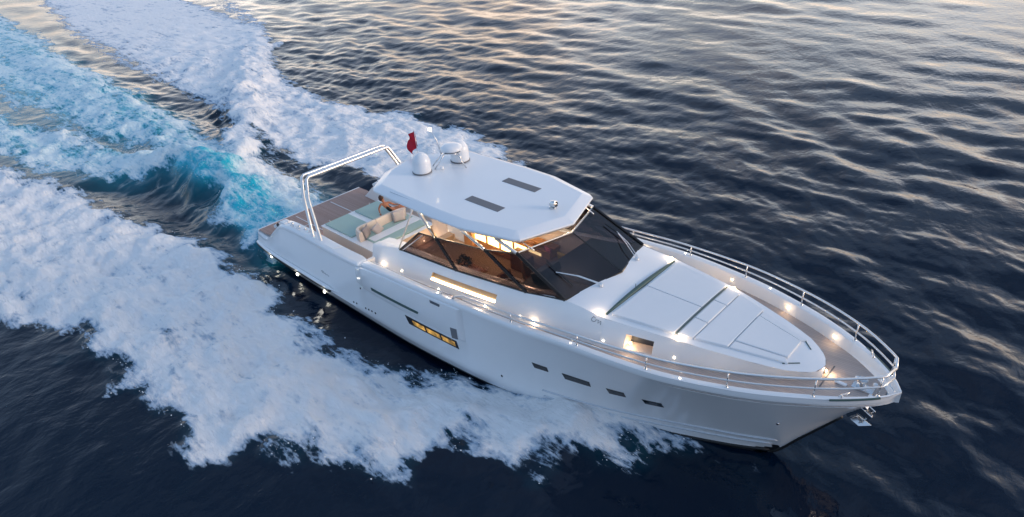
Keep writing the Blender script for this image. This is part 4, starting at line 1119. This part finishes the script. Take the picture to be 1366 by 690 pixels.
# plant on the table
LEAF = mat('dark_leaf', (.012, .02, .016), .5, var=.4)
pl = thing('potted_plant', 'round dark potted plant on the saloon table behind the side glass', 'plant', (11.55, -.85, 1.305))
def local(mb, name, m, par, **k):
    o = mb.build(name, m, par, **k); return o
MB().lathe([(0, 0), (.10, 0), (.14, .18), (.12, .18), (0, .16)], (11.55, -.85, 1.305), 16).build('pot', DARK, pl, auto=40)
mb = MB()
for k in range(260):
    a = rng.random() * 6.28; e_ = math.asin(rng.uniform(-.3, 1)); r0 = .29 * rng.uniform(.6, 1.05)
    c = Vector((math.cos(a) * math.cos(e_) * r0 + 11.55, math.sin(a) * math.cos(e_) * r0 - .85, math.sin(e_) * r0 + 1.66))
    d_ = Vector((rng.uniform(-1, 1), rng.uniform(-1, 1), rng.uniform(-.3, 1))).normalized() * .07; e2 = d_.cross(Vector((0, 0, 1))).normalized() * .022
    mb.add([c - d_, c + e2, c + d_, c - e2], [(0, 1, 2, 3)])
mb.build('foliage', LEAF, pl)
# flag
fl = thing('ensign_flag', 'red flag folded by the wind on a short staff at the roof edge', 'flag', (7.85, .55, 4.5))
MB().tube([(7.85, .55, 4.45), (7.70, .60, 5.62)], [.014, .010], 8).build('flagstaff', STEELW, fl, smooth=True)
mb = MB(); rows = []
for i in range(15):
    v = i / 14; row = []
    for j in range(19):
        u = j / 18
        x = 7.70 + .13 * (v) - .40 * u * (1 - .25 * v); y = .60 + .09 * math.sin(u * 9 + v * 5) * (.2 + u) - .10 * u
        z = 5.58 - .62 * v - (.42 * u + .10 * math.sin(u * 7 + 1) * u)
        row.append((x, y, z))
    rows.append(row)
mb.grid(rows); mb.build('flag_cloth', REDF, fl, smooth=True)
mb = MB()
mb.lathe([(0, .02), (.11, .018), (.11, -.018)], (0, 0, 0), 8)
# anchor
an = thing('bow_anchor', 'polished plough anchor hanging under the bow', 'anchor', (25.35, 0, 1.75))
MB().tube([(25.12, 0, 2.16), (25.34, 0, 1.93), (25.55, 0, 1.76)], [.045, .04, .035], 8).build('shank', STEEL, an, smooth=True)
mb = MB()
for s in (-1, 1):
    mb.add([(25.68, 0, 1.60), (25.42, s * .19, 1.57), (25.18, s * .16, 1.66), (25.30, 0, 1.74), (25.44, 0, 1.53)], [(0, 1, 4), (1, 2, 4), (0, 3, 1), (1, 3, 2), (2, 3, 4)])
mb.build('fluke', STEEL, an, bevel=.01)
MB().tube([(25.50, -.2, 1.84), (25.62, .0, 1.90), (25.50, .2, 1.84)], .018, 8).build('roll_bar', STEEL, an, smooth=True)

# ================================================================== PERSON lying on the sunpad
SKIN = mat('sun_tanned_skin', (.42, .17, .09), .5, var=.05); HAIR = mat('dark_brown_hair', (.06, .025, .015), .55, var=.3, vscale=30); SWIM = mat('black_swimwear', (.008, .008, .01), .7)
def skin_body(name, verts, edges, radii, m, parent, sub=2, root=0):
    me_ = bpy.data.meshes.new(name); me_.from_pydata([Vector(v) - parent.location for v in verts], edges, []); o = bpy.data.objects.new(name, me_); COL.objects.link(o)
    o.parent = parent
    md = o.modifiers.new('skin', 'SKIN'); md.use_smooth_shade = True
    lay = me_.skin_vertices[0].data if me_.skin_vertices else None
    if lay is None:
        bm = bmesh.new(); bm.from_mesh(me_); bm.verts.layers.skin.verify(); bm.to_mesh(me_); bm.free(); lay = me_.skin_vertices[0].data
    for i, r_ in enumerate(radii): lay[i].radius = (r_, r_) if not isinstance(r_, tuple) else r_
    lay[root].use_root = True
    sb = o.modifiers.new('sub', 'SUBSURF'); sb.levels = sub; sb.render_levels = sub
    me_.materials.append(m); return o
pr = thing('person', 'person in black swimwear reclining on the sunpad behind the sofa backrest', 'person', (4.85, 1.05, .86))
# half sitting against the backrest, torso aft, legs to port and forward
V = [(4.72, 1.10, .96), (4.62, .98, 1.12), (4.54, .90, 1.30), (4.50, .87, 1.40), (4.45, .85, 1.50), (4.42, .84, 1.60),      # 0-5 pelvis..head
     (4.60, 1.06, 1.36), (4.78, 1.22, 1.24), (4.98, 1.30, 1.28), (4.47, .72, 1.36), (4.40, .62, 1.14), (4.46, .60, .94),       # 6-11 arms
     (4.80, 1.20, .96), (5.02, 1.55, 1.08), (5.12, 1.92, .92), (5.20, 2.02, .90),                                             # 12-15 leg
     (4.66, 1.22, .96), (4.74, 1.62, 1.02), (4.92, 1.98, .92), (5.02, 2.06, .90)]
Ed = [(0, 1), (1, 2), (2, 3), (3, 4), (4, 5), (2, 6), (6, 7), (7, 8), (2, 9), (9, 10), (10, 11), (0, 12), (12, 13), (13, 14), (14, 15), (0, 16), (16, 17), (17, 18), (18, 19)]
Rd = [(.15, .12), (.125, .10), (.15, .10), (.06, .06), (.075, .085), (.085, .10), .055, .042, .03, .055, .042, .03, .095, .065, .045, .03, .095, .065, .045, .03]
body = skin_body('body', V, Ed, Rd, SKIN, pr)
MB().lathe([(0, -.14), (.08, -.12), (.115, -.03), (.118, .05), (.08, .12), (0, .14)], (4.395, .83, 1.60), 16).build('hair', HAIR, pr, smooth=True)
skin_body('swimsuit', [(4.74, 1.13, .95), (4.62, .98, 1.12), (4.55, .91, 1.28)], [(0, 1), (1, 2)], [(.165, .135), (.14, .115), (.16, .115)], SWIM, pr)
def hand(base, d, nrm, name='hand'):
    d = Vector(d).normalized(); nrm = Vector(nrm).normalized(); sdv = d.cross(nrm)
    b = Vector(base); vs_ = [b, b + d * .07]; es_ = [(0, 1)]; rs = [.024, .03]
    for k, (off, ln) in enumerate(((-.028, .062), (-.010, .072), (.010, .068), (.028, .055))):
        i = len(vs_); vs_ += [b + d * .085 + sdv * off, b + d * (.085 + ln * .5) + sdv * off * 1.2 - nrm * .008, b + d * (.085 + ln) + sdv * off * 1.25 - nrm * .025]
        es_ += [(1, i), (i, i + 1), (i + 1, i + 2)]; rs += [.0095, .0085, .0075]
    i = len(vs_); vs_ += [b + d * .035 - sdv * .036, b + d * .07 - sdv * .06 - nrm * .01]; es_ += [(0, i), (i, i + 1)]; rs += [.011, .009]
    return skin_body(name, vs_, es_, rs, SKIN, pr, 1)
hand((4.99, 1.305, 1.285), (1, .1, .0), (0, 0, 1)); hand((4.47, .60, .93), (.6, -.3, -.2), (0, 0, 1))
